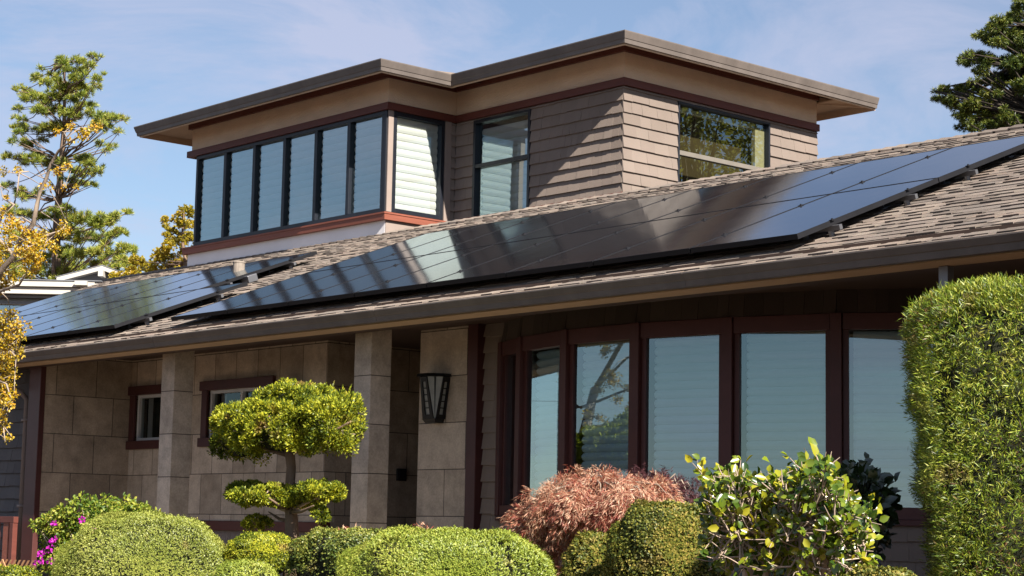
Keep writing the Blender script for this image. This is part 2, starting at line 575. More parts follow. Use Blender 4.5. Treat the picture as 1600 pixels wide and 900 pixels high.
def panel_glass():
    mt, n, l, out = nodes_of('solar_glass')
    b = n.new('ShaderNodeBsdfPrincipled')
    b.inputs['Base Color'].default_value = (.010, .011, .014, 1)
    b.inputs['Roughness'].default_value = .1
    b.inputs['IOR'].default_value = 1.52
    b.inputs['Specular IOR Level'].default_value = .5
    b.inputs['Coat Weight'].default_value = 0
    b.inputs['Specular Tint'].default_value = (.62, .82, 1, 1)
    tc = n.new('ShaderNodeTexCoord')
    mp = n.new('ShaderNodeMapping'); mp.inputs['Scale'].default_value = (1, 1, 1)
    l.new(tc.outputs['Object'], mp.inputs['Vector'])
    # fine busbar lines across the black cells
    wv = n.new('ShaderNodeTexWave'); wv.wave_type = 'BANDS'; wv.bands_direction = 'Y'
    wv.inputs['Scale'].default_value = 10
    l.new(mp.outputs['Vector'], wv.inputs['Vector'])
    rp = n.new('ShaderNodeValToRGB')
    rp.color_ramp.elements[0].position = .0; rp.color_ramp.elements[0].color = (.020, .019, .022, 1)
    rp.color_ramp.elements[1].position = .12; rp.color_ramp.elements[1].color = (.0095, .010, .013, 1)
    l.new(wv.outputs['Color'], rp.inputs['Fac'])
    # a film of dust
    nz = n.new('ShaderNodeTexNoise'); nz.inputs['Scale'].default_value = 2.2; nz.inputs['Detail'].default_value = 8
    l.new(tc.outputs['Object'], nz.inputs['Vector'])
    mr = n.new('ShaderNodeMapRange'); mr.inputs['To Min'].default_value = .02; mr.inputs['To Max'].default_value = .10
    l.new(nz.outputs['Fac'], mr.inputs['Value'])
    mx = n.new('ShaderNodeMix'); mx.data_type = 'RGBA'; mx.inputs[7].default_value = (.16, .13, .11, 1)
    bk = n.new('ShaderNodeTexBrick'); bk.offset = 0; bk.squash = 1
    bk.inputs['Scale'].default_value = 1; bk.inputs['Brick Width'].default_value = .171; bk.inputs['Row Height'].default_value = .0905
    bk.inputs['Mortar Size'].default_value = .0022; bk.inputs['Mortar'].default_value = (.045, .043, .045, 1)
    bk.inputs['Color1'].default_value = (.008, .0085, .012, 1); bk.inputs['Color2'].default_value = (.012, .0125, .016, 1)
    l.new(mp.outputs['Vector'], bk.inputs['Vector'])
    l.new(mr.outputs['Result'], mx.inputs[0]); l.new(bk.outputs['Color'], mx.inputs[6])
    l.new(mx.outputs[2], b.inputs['Base Color'])
    mr2 = n.new('ShaderNodeMapRange'); mr2.inputs['To Min'].default_value = .055; mr2.inputs['To Max'].default_value = .10
    l.new(nz.outputs['Fac'], mr2.inputs['Value']); l.new(mr2.outputs['Result'], b.inputs['Roughness'])
    bp = n.new('ShaderNodeBump'); bp.inputs['Strength'].default_value = .012; bp.inputs['Distance'].default_value = .1
    n2 = n.new('ShaderNodeTexNoise'); n2.inputs['Scale'].default_value = 1.3; n2.inputs['Detail'].default_value = 2
    l.new(tc.outputs['Object'], n2.inputs['Vector']); l.new(n2.outputs['Fac'], bp.inputs['Height'])
    l.new(bp.outputs['Normal'], b.inputs['Normal'])
    gl = n.new('ShaderNodeBsdfGlossy'); gl.inputs['Color'].default_value = (.84, .93, 1, 1)
    l.new(mr2.outputs['Result'], gl.inputs['Roughness']); l.new(bp.outputs['Normal'], gl.inputs['Normal'])
    fr = n.new('ShaderNodeFresnel'); fr.inputs['IOR'].default_value = 1.5
    b.inputs['Specular IOR Level'].default_value = 0
    ms = n.new('ShaderNodeMixShader')
    l.new(fr.outputs['Fac'], ms.inputs['Fac']); l.new(b.outputs['BSDF'], ms.inputs[1]); l.new(gl.outputs['BSDF'], ms.inputs[2])
    l.new(ms.outputs['Shader'], out.inputs['Surface'])
    return mt


M['panel'] = panel_glass()

# ------------------------------------------------------------------ the ground
gb = MB()
ys = [-600, -60, -8, -2, 0, 1, 2] + [2 + .5 * k for k in range(1, 17)] + [11, 14, 22, 60, 200, 900]
xs = [-900, -200, -60, -30, -20, -10, 0, 10, 30, 60, 200, 900]
V = [(x, y, gz(y) - (0.02 if y > 0 else 0)) for y in ys for x in xs]
F = [(j * len(xs) + i, j * len(xs) + i + 1, (j + 1) * len(xs) + i + 1, (j + 1) * len(xs) + i) for j in range(len(ys) - 1) for i in range(len(xs) - 1)]
gb.add(V, F)
tag(gb.build('ground', M['soil'], smooth=True), kind='structure')
sb = MB()
sb.box((-200, -9, -1.70), (200, 0.6, -1.545))
tag(sb.build('street', M['asphalt']), kind='structure')
kb = MB()
kb.box((-200, 0.6, -1.7), (200, 0.78, -1.42))
tag(kb.build('kerb', M['concrete'], bevel=.02), kind='structure')

pb = MB()
pb.box((-19.9, 9.75, gz(9.75) - .3), (-9.2, 13.0, -.615))
tag(pb.build('porch_bounce_path', M['paving'], bevel=.01), kind='structure')  # unseen paving added to bounce warm sunlight onto the porch walls

# ------------------------------------------------------------------ the house
house = thing('house', 'two-storey taupe shingled house with stone porch and dark red trim', 'house', (-16, 11.75, -.7))
HO = A3([-16, 11.75, -.7])


def hpart(mb, name, mat, parent=None, **kw):
    o = mb.build(name, mat, None, **kw)
    o.parent = parent or house
    o.matrix_parent_inverse = Matrix.Identity(4)
    # meshes are written in world coordinates: shift them into the house's frame
    if parent is None or parent is house:
        o.data.transform(Matrix.Translation(-Vector(HO)))
    else:
        o.data.transform(Matrix.Translation(-Vector(HO)))
    return o


TAN = .38
YR, ZR = 15.55, 3.955
YE = 10.17
ZE = ZR - TAN * (YR - YE)
RX0, RX1 = -27.2, -2.0
COSR = 1 / math.hypot(1, TAN)
SLEN = (YR - YE) / COSR


def roofp(x, v, w):
    """front slope: v metres up the slope from the eave, w off the deck"""
    return (x, YE + v * COSR - w * TAN * COSR, ZE + v * TAN * COSR + w * COSR)


# deck: two slopes with thickness
rb = MB()
th = .06
yb = 2 * YR - YE
rb.add([(RX0, YE, ZE), (RX1, YE, ZE), (RX1, YR, ZR), (RX0, YR, ZR), (RX1, yb, ZE), (RX0, yb, ZE),
        (RX0, YE, ZE - th), (RX1, YE, ZE - th), (RX1, YR, ZR - th), (RX0, YR, ZR - th), (RX1, yb, ZE - th), (RX0, yb, ZE - th)],
       [(0, 1, 2, 3), (3, 2, 4, 5), (6, 9, 8, 7), (9, 11, 10, 8), (0, 6, 7, 1), (5, 4, 10, 11), (1, 7, 8, 2), (2, 8, 10, 4), (0, 3, 9, 6), (3, 5, 11, 9)])
roof = hpart(rb, 'lower_roof', M['deck'])
tb = MB()
EXPO = .142
nc = int(SLEN / EXPO) + 1


def wedge(mb, x0, x1, v0, v1, h0, h1, w0=0.0):
    if v1 > SLEN + .02: v1 = SLEN + .02
    p = [roofp(x0, v0, w0), roofp(x1, v0, w0), roofp(x1, v1, w0 * .2), roofp(x0, v1, w0 * .2),
         roofp(x0, v0, h0), roofp(x1, v0, h0), roofp(x1, v1, h1), roofp(x0, v1, h1)]
    mb.hexa(p)


for c in range(nc):
    v0 = c * EXPO - .012 + random.uniform(-.003, .003)
    if v0 > SLEN - .03: break
    x = RX0 - random.random() * .3
    while x < RX1:
        w = random.uniform(.28, .5)
        x1 = min(x + w, RX1)
        if x1 > RX0: wedge(tb, max(x, RX0), x1 - .002, v0, v0 + EXPO * 1.15, .006 + random.uniform(0, .003), .001)
        x += w
    x = RX0 - random.random() * .3
    while x < RX1:
        w = random.uniform(.12, .34)
        if random.random() < .8 and x > RX0 and x + w < RX1:
            j = random.uniform(-.008, .010)
            wedge(tb, x, x + w, v0 - .004 + j, v0 + EXPO * 1.05, .012 + random.uniform(0, .006), .005, .004)
        x += w + random.uniform(.05, .16)
# ridge caps
x = RX0
while x < RX1:
    h = .02 + random.uniform(0, .006)
    for s in (-1, 1):
        tb.hexa([(x, YR, ZR + .004), (x + .2, YR, ZR + .004), (x + .2, YR + s * .13, ZR + .004 - .13 * TAN), (x, YR + s * .13, ZR + .004 - .13 * TAN),
                 (x, YR, ZR + h + .012), (x + .2, YR, ZR + h - .004), (x + .2, YR + s * .13, ZR + h - .004 - .13 * TAN), (x, YR + s * .13, ZR + h + .008 - .13 * TAN)])
    x += .17
tabs = tb.build('roof_shingles', M['rooftab'], None)
tabs.parent = roof
tabs.data.transform(Matrix.Translation(-Vector(HO)))


def sweep(prof, path, closed_ends=True):
    """sweep an (out, z) profile along a plan polyline whose outward side is on its right"""
    mb = MB()
    path = [A3(p, float) for p in path]
    n = len(path)
    rings = []
    for i in range(n):
        d0 = unit(path[i] - path[i - 1]) if i > 0 else None
        d1 = unit(path[i + 1] - path[i]) if i < n - 1 else None
        if d0 is None: d0 = d1
        if d1 is None: d1 = d0
        n0, n1 = A3([d0[1], -d0[0]]), A3([d1[1], -d1[0]])
        b = n0 + n1
        b = b / (b @ n0)
        rings.append([(path[i][0] + b[0] * o, path[i][1] + b[1] * o, z) for o, z in prof])
    k = len(prof)
    vs = [p for r in rings for p in r]
    fs = []
    for i in range(n - 1):
        for j in range(k):
            a, b2 = i * k + j, i * k + (j + 1) % k
            fs.append((a, b2, b2 + k, a + k))
    if closed_ends:
        fs.append(tuple(range(k)))
        fs.append(tuple((n - 1) * k + j for j in range(k - 1, -1, -1)))
    mb.add(vs, fs)
    return mb


# lower gutter, drip edge, beige header beam, soffit
gp = [(0, ZE - .105), (.055, ZE - .105), (.068, ZE - .06), (.076, ZE - .055), (.098, ZE - .012), (.098, ZE - .002), (.088, ZE - .002), (.06, ZE - .05), (0, ZE - .05)]
gut = sweep(gp, [(RX0, YE - .02), (RX1, YE - .02)])
for xs_ in (-24.1, -20.45, -16.8, -13.15, -9.5, -5.85):
    sg_ = sweep([(o_ + (.0022 if o_ > .01 else 0), z_ - (.0022 if o_ > 0 and z_ < ZE - .1 else 0)) for o_, z_ in gp[:6]] + [(0, ZE - .06)], [(xs_, YE - .02), (xs_ + .09, YE - .02)])
    gut.add(sg_.v, sg_.f)
hpart(gut, 'gutter', M['gutter'])
b = MB(); b.add([roofp(RX0, -.05, .0), roofp(RX1, -.05, .0), roofp(RX1, .02, .006), roofp(RX0, .02, .006), roofp(RX0, -.05, -.012), roofp(RX1, -.05, -.012), roofp(RX1, .02, -.006), roofp(RX0, .02, -.006)],
                [(0, 1, 2, 3), (4, 7, 6, 5), (0, 4, 5, 1), (1, 5, 6, 2), (2, 6, 7, 3), (3, 7, 4, 0)])
hpart(b, 'drip_edge', M['drip'])
ZB = 1.80
b = MB(); b.box((RX0, YE + .005, ZB), (RX1, YE + .24, ZE - .065))
hpart(b, 'eave_board', paint('tan_eave_board', (.46, .335, .22), .7, .1, 3))
b = MB(); b.box((RX0, YE + .24, 1.965), (RX1, 14.2, 2.03)); b.box((RX0, YE + .241, ZB + .01), (RX1, YE + .44, 1.964))
hpart(b, 'soffit', M['soffit'])


# ---- walls of the ground floor
def wall_cut(mb, o, u, n, L, z0, z1, thick, ops):
    """wall slab of length L with rectangular openings (u0,u1,za,zb)"""
    us = sorted({0, L} | {c for p in ops for c in p[:2] if 0 < c < L})
    zs = sorted({z0, z1} | {c for p in ops for c in p[2:] if z0 < c < z1})
    for i in range(len(us) - 1):
        for j in range(len(zs) - 1):
            cu, cz = (us[i] + us[i + 1]) / 2, (zs[j] + zs[j + 1]) / 2
            if any(p[0] < cu < p[1] and p[2] < cz < p[3] for p in ops): continue
            mb.obox(o, u, n, us[i], us[i + 1], -thick, 0, zs[j], zs[j + 1])


def shingles(mb, o, u, n, L, z0, z1, ops=(), expo=.151, zref=0.0, wmin=.09, wmax=.22, hb=.029, ht=.003):
    """courses of separate tapered wall shingles, cut round the openings"""
    k0 = math.floor((z0 - zref) / expo)
    k = k0
    while zref + k * expo < z1 - .01:
        za, zb = max(zref + k * expo, z0), min(zref + (k + 1) * expo + .012, z1)
        segs = [(0, L)]
        cz = (za + zb) / 2
        for p in ops:
            if p[2] < cz < p[3]:
                ns = []
                for a, c in segs:
                    if p[1] <= a or p[0] >= c: ns.append((a, c)); continue
                    if p[0] > a: ns.append((a, p[0]))
                    if p[1] < c: ns.append((p[1], c))
                segs = ns
        for a, c in segs:
            x = a
            while x < c - .001:
                w = random.uniform(wmin, wmax)
                x1 = x + w
                if c - x1 < wmin * .7: x1 = c
                j = random.uniform(-.003, .004)
                mb.obox(o, u, n, x + .0012, x1 - .0012, .0005, hb + random.uniform(-.003, .004), za + j, zb, taper=ht)
                x = x1
        k += 1


ux, uy = (1, 0, 0), (0, 1, 0)
nF, nR, nL = (0, -1, 0), (1, 0, 0), (-1, 0, 0)
ZG = -.75
YW = 11.75
ZS = 1.965
XC, XD, XL0, XL1 = -19.93, -16.02, -14.49, -13.71
WIN_A = (-19.80, -18.74, 1.005, 1.545)
WIN_B = (-18.24, -17.08, 1.005, 1.535)

b = MB()
wall_cut(b, (XC, YW, 0), ux, nF, XD - XC, .085, ZS, .15, [(WIN_A[0] - XC, WIN_A[1] - XC, WIN_A[2], WIN_A[3]), (WIN_B[0] - XC, WIN_B[1] - XC, WIN_B[2], WIN_B[3])])
hpart(b, 'stone_wall', M['tile_narrow'])
b = MB(); b.box((XC - .15, 10.62, .085), (XC, YW + .15, ZS))
hpart(b, 'stone_wall', M['tile_side'])
b = MB(); b.box((XD - .15, YW + .152, -.6), (XD - .002, 13.0, ZS)); b.box((XD - .15, YW + .001, -.6), (XD - .002, YW + .15, .084)); b.box((XD-.3, 13.0, -.6), (XL0+.1, 13.12, ZS))
hpart(b, 'stone_wall', M['tile_side'])
b = MB(); b.box((XL0, YW, -.62), (XL1, 13.0, ZS))
hpart(b, 'stone_pier', M['tile_wide'])
b = MB(); b.box((XC + .001, YW - .03, -.02), (XD, YW + .1, .083)); b.box((XC - .02, 10.64, -.02), (XC + .03, YW - .031, .083))
hpart(b, 'base_board', M['red'], bevel=.004)
b = MB(); shingles(b, (XC, YW + .03, 0), ux, nF, XD - XC, -.7, -.02, zref=-.02, expo=.3, wmin=.012, wmax=.03); b.box((XC, YW + .031, -.7), (XD, YW + .12, -.021))
hpart(b, 'skirt_slats', M['post_taupe'])
b = MB(); b.box((XL1 + .001, YW - .06, -.7), (-13.565, YW + .1, ZS))
hpart(b, 'red_post', M['window_red'], bevel=.006)
b = MB(); b.box((XL0 - .07, YW + .1, -.62), (XL0 - .004, YW + .19, 1.52))
hpart(b, 'door_jamb', M['window_red'])
b = MB(); b.box((-20.19, 10.55, ZG), (XC + .012, 10.619, ZS - .002))
hpart(b, 'corner_post', M['window_red'], bevel=.006)
# entry door at the back of the porch
b = MB(); b.box((XD + .12, 12.93, -.62), (XL0 - .2, 12.99, 1.5))
door = hpart(b, 'entry_door', M['window_red'], bevel=.005)
b = MB(); b.tube([(XL0 - .3, 12.88, .3), (XL0 - .3, 12.88, .55)], .015, 8)
hpart(b, 'handle', M['alu'], door)
# porch columns
for xc in (-17.41, -14.06):
    b = MB(); b.box((xc, 10.62, -.72), (xc + .25, 10.855, 1.964))
    hpart(b, 'column', M['tile_col'], bevel=.004)
# left wing wall, its bluish shade put into the shingle colour
b = MB(); shingles(b, (-27.2, 10.76, 0), ux, nF, 27.2 - 20.06, ZG, 1.96, zref=.0)
b.box((-27.2, 10.761, ZG), (-20.06, 10.9, 1.96)); b.box((-27.2, 10.9, ZG), (-27.0, 20.5, 1.96))
M['shingle_shade'] = piece_paint('shade_tinted_wall_shingle', [(.105, .10, .105), (.125, .118, .12), (.115, .11, .114), (.14, .13, .13)], .75, .3, 70, .2, .2, stretch=(3, 3, .5))
hpart(b, 'left_wing_wall', M['shingle_shade'])
# downspout
b = MB()
b.tube([(-20.62, 10.24, 1.80), (-20.55, 10.34, 1.66), (-20.46, 10.6, 1.53), (-20.45, 10.67, 1.45), (-20.45, 10.67, -.72)], .034, 8)
for z in (1.2, .2): b.box((-20.50, 10.632, z), (-20.40, 10.74, z + .03))
hpart(b, 'downspout', M['post_taupe'], smooth=True)


# ---- windows
def blind_sheet(mb, o, u, n, u0, u1, z0, z1, pitch=.066, depth=.012, off=-.05):
    """closed slats: a saw-tooth sheet hung behind the glass"""
    k = int(math.ceil((z1 - z0) / pitch))
    o, u, n = A3(o, float), A3(u, float), A3(n, float)
    for i in range(k):
        a, c = z1 - i * pitch, max(z1 - (i + 1) * pitch, z0)
        p = lambda uu, nn, z: o + u * uu + n * nn + A3([0, 0, z])
        h = a - c
        prof = [(0.0, a), (.55, a - h * .10), (1.0, a - h * .38), (.97, a - h * .62), (.62, a - h * .88), (0.0, c)]
        for (d0, za), (d1, zb_) in zip(prof[:-1], prof[1:]):
            mb.quad(p(u0, off - depth + depth * d0, za), p(u1, off - depth + depth * d0, za), p(u1, off - depth + depth * d1, zb_), p(u0, off - depth + depth * d1, zb_))


def framed(mb, o, u, n, u0, u1, z0, z1, w, n0, n1):
    """four frame bars round a rectangle, butted"""
    mb.obox(o, u, n, u0, u0 + w, n0, n1, z0, z1)
    mb.obox(o, u, n, u1 - w, u1, n0, n1, z0, z1)
    mb.obox(o, u, n, u0 + w, u1 - w, n0, n1, z0, z0 + w)
    mb.obox(o, u, n, u0 + w, u1 - w, n0, n1, z1 - w, z1)


def pane(o, u, n, u0, u1, z0, z1, off, mat, parent):
    mb = MB()
    o, u, n = A3(o, float), A3(u, float), A3(n, float)
    p = lambda uu, z: o + u * uu + n * off + A3([0, 0, z])
    mb.quad(p(u0, z0), p(u1, z0), p(u1, z1), p(u0, z1))
    ob = hpart(mb, 'pane', mat, parent, recalc=False)
    return ob


# porch windows: maroon surround, white sliding sash
for (x0, x1, z0, z1) in (WIN_A, WIN_B):
    b = MB()
    o = (0, YW, 0)
    b.obox(o, ux, nF, x0 - .11, x0, -.02, .03, z0, z1)
    b.obox(o, ux, nF, x1, x1 + .11, -.02, .03, z0, z1)
    b.obox(o, ux, nF, x0 - .14, x1 + .14, -.02, .045, z1, z1 + .105)
    b.obox(o, ux, nF, x0 - .14, x1 + .14, -.02, .045, z0 - .10, z0)
    win = hpart(b, 'porch_window', M['window_red'], bevel=.004)
    b = MB()
    framed(b, o, ux, nF, x0, x1, z0, z1, .035, -.09, -.02)
    xm = x0 + (x1 - x0) * .52
    b.obox(o, ux, nF, xm - .02, xm + .02, -.085, -.03, z0 + .035, z1 - .035)
    hpart(b, 'sash', M['vinyl'], win)
    pane(o, ux, nF, x0 + .03, xm, z0 + .03, z1 - .03, -.055, M['glass_porch'], win)
    pane(o, ux, nF, xm, x1 - .03, z0 + .03, z1 - .03, -.07, M['glass_porch'], win)
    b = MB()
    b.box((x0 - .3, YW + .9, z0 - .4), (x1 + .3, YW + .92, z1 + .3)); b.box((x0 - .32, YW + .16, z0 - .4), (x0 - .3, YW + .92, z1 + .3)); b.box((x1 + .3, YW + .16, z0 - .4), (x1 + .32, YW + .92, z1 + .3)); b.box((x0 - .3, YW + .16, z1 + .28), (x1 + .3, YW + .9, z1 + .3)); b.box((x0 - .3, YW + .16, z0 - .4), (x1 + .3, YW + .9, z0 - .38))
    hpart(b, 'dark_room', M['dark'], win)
    b = MB()
    b.obox(o, ux, nF, x0 + .06, x0 + .16, -.135, -.13, z0 + .03, z1 - .03)
    hpart(b, 'curtain', M['vinyl'], win)

# ---- curved bay window of the living room
BAY = [(-13.30, 11.79), (-12.80, 11.575), (-12.03, 11.40), (-11.17, 11.40), (-10.30, 11.57), (-9.44, 11.87), (-8.72, 12.35)]
bay = thing('bay_window', None, None); bay.parent = house
for k in ('label', 'category'):
    if k in bay: del bay[k]
ZT0, ZT1 = .26, 1.645
fb = MB(); sbm = MB(); hb_ = MB(); cb = MB()
for i in range(len(BAY) - 1):
    a, c = A3(BAY[i] + (0,)), A3(BAY[i + 1] + (0,))
    L = np.linalg.norm(c - a)
    u = (c - a) / L
    n = A3([u[1], -u[0], 0])
    J = .045   # mullion half width
    fb.obox(a, u, n, J + .002, L - J - .002, -.05, .035, .165, ZT0)            # sill rail
    fb.obox(a, u, n, J + .002, L - J - .002, -.05, .035, ZT1, 1.775)             # head
    fb.obox(a, u, n, J + .002, J + .047, -.05, .012, ZT0, ZT1)               # sash stiles
    fb.obox(a, u, n, L - J - .047, L - J - .002, -.05, .012, ZT0, ZT1)
    fb.obox(a, u, n, -.01, L + .01, -.02, .055, .12, .164)               # projecting sill
    pane(a, u, n, J + .045, L - J - .045, ZT0, ZT1, -.012, M['glass_bay'], bay)
    bm_ = MB()
    if i == 0:
        blind_sheet(bm_, a, u, n, .3, L - .02, ZT0 - .05, ZT1 + .05, .066, .012, -.13)
    else:
        blind_sheet(bm_, a, u, n, J + .075, L - J - .05, ZT0 - .05, ZT1 - .0, .072, .040, -.075)
    hpart(bm_, 'blind', M['blind_pale'], bay, recalc=False)
    sbm.obox(a, u, n, 0, L, -.12, 0, ZG, .12)
    shingles(sbm, a, u, n, L, ZG, .119, zref=.0, expo=.151)
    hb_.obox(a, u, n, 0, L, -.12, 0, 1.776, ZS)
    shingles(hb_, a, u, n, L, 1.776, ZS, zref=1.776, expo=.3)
    # interior edge strips (blind side cord)
    cb.obox(a, u, n, J + .10, J + .115, -.075, -.07, ZT0, ZT1 - .04)
for i, (x, y) in enumerate(BAY):
    a = A3(BAY[max(i - 1, 0)]); c = A3(BAY[min(i + 1, len(BAY) - 1)])
    u = unit(c - a); n = A3([u[1], -u[0]])
    o = (x, y, 0)
    fb.obox(o, (u[0], u[1], 0), (n[0], n[1], 0), -.045, .045, -.06, .05, .165, 1.776)
hpart(fb, 'bay_frame', M['window_red'], bay, bevel=.003)
hpart(sbm, 'bay_lower_siding', M['shingle'], bay)
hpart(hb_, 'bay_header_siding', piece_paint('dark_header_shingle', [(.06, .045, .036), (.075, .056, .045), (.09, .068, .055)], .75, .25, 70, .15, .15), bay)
bay.location = (0, 0, 0)
# shingle wall left of the bay and the long wall right of it
b = MB()
b.box((-13.565, YW + .041, ZG), (-13.29, YW + .2, ZS)); shingles(b, (-13.565, YW + .04, 0), ux, nF, .27, ZG, ZS, zref=.03)
hpart(b, 'shingle_wall', M['shingle'])
b = MB()
b.box((-8.74, 12.361, ZG), (RX1 - .3, 12.5, ZS)); shingles(b, (-8.72, 12.36, 0), ux, nF, 6.3, ZG, ZS, zref=.0)
b.box((RX1 - .45, 12.5, ZG), (RX1 - .3, 20.5, ZS))
hpart(b, 'shingle_wall', M['shingle'])
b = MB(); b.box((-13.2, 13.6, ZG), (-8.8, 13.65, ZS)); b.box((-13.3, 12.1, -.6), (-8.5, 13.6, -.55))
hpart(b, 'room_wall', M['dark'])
b = MB(); b.box((-27.0, 20.3, ZG), (RX1 - .3, 20.5, 1.96))
hpart(b, 'rear_wall', M['wallcore'])
# gable ends
for x in (RX0 + .2, RX1 - .4):
    b = MB(); b.add([(x, YE + .4, 2.03), (x, 2 * YR - YE - .4, 2.03), (x, YR, ZR - .12), (x + .1, YE + .4, 2.03), (x + .1, 2 * YR - YE - .4, 2.03), (x + .1, YR, ZR - .12)],
                    [(0, 1, 2), (5, 4, 3), (0, 3, 4, 1), (1, 4, 5, 2), (2, 5, 3, 0)])
    hpart(b, 'gable_wall', M['shingle'])

# ---- upper storey
UBx0, UBx1, UBy = -24.73, -19.87, 15.45          # window bay
UMx1, UMy, UYb = -16.60, 16.645, 20.44           # main block
ZTOP = 6.20
b = MB()
# main block front wall (with window) and right wall (with window)
W1 = (-19.47, -18.32, 4.0, 5.60)
W2 = (17.62, 19.43, 4.0, 5.585)
wall_cut(b, (UBx1, UMy, 0), ux, nF, UMx1 - UBx1, 2.6, 5.72, .12, [(W1[0] - UBx1, W1[1] - UBx1, W1[2], W1[3])])
wall_cut(b, (UMx1, UMy, 0), uy, nR, UYb - UMy, 2.6, 5.72, .12, [(W2[0] - UMy, W2[1] - UMy, W2[2], W2[3])])
b.box((UBx0 + .01, UYb - .12, 2.6), (UMx1 - .13, UYb, 5.72))
b.box((UBx0 + .01, UBy + .13, 2.6), (UBx0 + .12, UYb - .13, 5.72))
# bay return wall
b.obox((UBx1, UBy, 0), uy, nR, .02, UMy - UBy - .001, -.12, 0, 3.4, 4.12)
b.obox((UBx1, UBy, 0), uy, nR, 1.0, UMy - UBy - .001, -.12, 0, 4.12, 5.72)
hpart(b, 'upper_wall', M['wallcore'])
b = MB()
shingles(b, (UBx1 + .021, UMy, 0), ux, nF, UMx1 - UBx1 - .021, 3.8, 5.62, [(W1[0] - UBx1 - .02, W1[1] - UBx1 - .02, W1[2], W1[3])], zref=.0)
shingles(b, (UMx1, UMy - .021, 0), uy, nR, UYb - UMy + .021, 3.6, 5.62, [(W2[0] - UMy + .02, W2[1] - UMy + .02, W2[2], W2[3])], zref=.0, wmin=.14, wmax=.32)
shingles(b, (UBx1, UBy + 1.10, 0), uy, nR, UMy - UBy - 1.122, 3.6, 5.62, zref=.0)
hpart(b, 'upper_siding', M['shingle'])
b = MB(); b.obox((UBx1, UBy, 0), uy, nR, .985, 1.095, -.1, .03, 3.8, 5.62)
hpart(b, 'corner_board', M['post_taupe'])
b = MB(); b.box((UBx0, UBy, 3.2), (UBx1 - .002, UBy + .12, 4.12))
hpart(b, 'bay_base_wall', M['white'])
b = MB(); b.box((UBx1 - .0015, UBy + .003, 3.4), (UBx1 + .012, UMy - .03, 4.119)); 
hpart(b, 'bay_base_return', M['post_taupe'])
# red bands
path_up = [(UBx0, UYb), (UBx0, UBy), (UBx1, UBy), (UBx1, UMy), (UMx1, UMy), (UMx1, UYb)]
hpart(sweep([(-.02, 5.62), (.055, 5.62), (.055, 5.715), (-.02, 5.735)], path_up), 'trim_band', M['red'])
hpart(sweep([(-.02, 4.121), (.06, 4.121), (.065, 4.195), (.075, 4.2), (.075, 4.222), (-.02, 4.235)], path_up[:4]), 'sill_band', M['redwood'])
b = MB(); b.box((UBx1 + .1, UMy - .03, 3.93), (UMx1 + .012, UMy - .0215, 4.262)); 
hpart(b, 'copper_flashing', M['redwood'])
hpart(sweep([(-.1, 5.736), (.0, 5.736), (.0, 6.15), (-.1, 6.15)], path_up), 'frieze', M['frieze'])
hpart(sweep([(.0005, 6.06), (.05, 6.06), (.05, 6.19), (.0005, 6.19)], path_up), 'soffit_board', M['red'])
# eaves: soffit rises with the roof, beige fascia, brown gutter
O = .56
eave = [(UBx0 - O, UYb + O), (UBx0 - O, UBy - O), (UBx1 + O, UBy - O), (UBx1 + O, UMy - O), (UMx1 + O, UMy - O), (UMx1 + O, UYb + O)]
hpart(sweep([(0, 5.935), (.022, 5.935), (.022, 6.08), (0, 6.08)], eave), 'eave_fascia', M['beige'])
hpart(sweep([(.023, 5.952), (.05, 5.952), (.058, 6.0), (.066, 6.006), (.092, 6.085), (.092, 6.098), (.08, 6.098), (.06, 6.04), (.023, 6.04)], eave), 'upper_gutter', M['gutter'])
hpart(sweep([(-.0005, 6.03), (-O - .02, 6.17), (-O - .02, 6.185), (-.0005, 6.05)], eave), 'upper_soffit', M['beige'])
b = MB(); b.box((UBx0 - O, UYb + O + .001, 5.935), (UMx1 + O, UYb + O + .03, 6.08)); b.box((UBx0 + .1, UYb + .001, 5.736), (UMx1 - .1, UYb + .03, 6.2))
b.box((UBx0 - O + .02, UYb + .031, 6.03), (UMx1 + O - .02, UYb + O, 6.05))
hpart(b, 'rear_fascia', M['beige'])
# outrigger under the right rear corner of the eave
b = MB(); b.hexa([(UMx1 - .05, UYb + .1, 6.02), (UMx1 + .0, UYb + .06, 6.02), (UMx1 + .45, UYb + .48, 5.98), (UMx1 + .41, UYb + .52, 5.98),
                  (UMx1 - .05, UYb + .1, 6.12), (UMx1 + .0, UYb + .06, 6.12), (UMx1 + .45, UYb + .48, 6.04), (UMx1 + .41, UYb + .52, 6.04)])
hpart(b, 'eave_outrigger', M['beige'])


def hip(mb, x0, x1, y0, y1, z, slope):
    h = min(x1 - x0, y1 - y0) / 2
    if x1 - x0 > y1 - y0:
        r0, r1 = (x0 + h, (y0 + y1) / 2, z + h * slope), (x1 - h, (y0 + y1) / 2, z + h * slope)
        mb.add([(x0, y0, z), (x1, y0, z), (x1, y1, z), (x0, y1, z), r0, r1], [(0, 1, 5, 4), (1, 2, 5), (2, 3, 4, 5), (3, 0, 4)])
    else:
        r0, r1 = ((x0 + x1) / 2, y0 + h, z + h * slope), ((x0 + x1) / 2, y1 - h, z + h * slope)
        mb.add([(x0, y0, z), (x1, y0, z), (x1, y1, z), (x0, y1, z), r0, r1], [(0, 1, 4), (1, 2, 5, 4), (2, 3, 5), (3, 0, 4, 5)])


b = MB()
hip(b, -22.6, UMx1 + O + .015, UMy - O - .015, UYb + O, 6.083, .24)
hip(b, UBx0 - O - .015, UBx1 + O + .015, UBy - O - .015, UYb + O - .12, 6.083, .27)
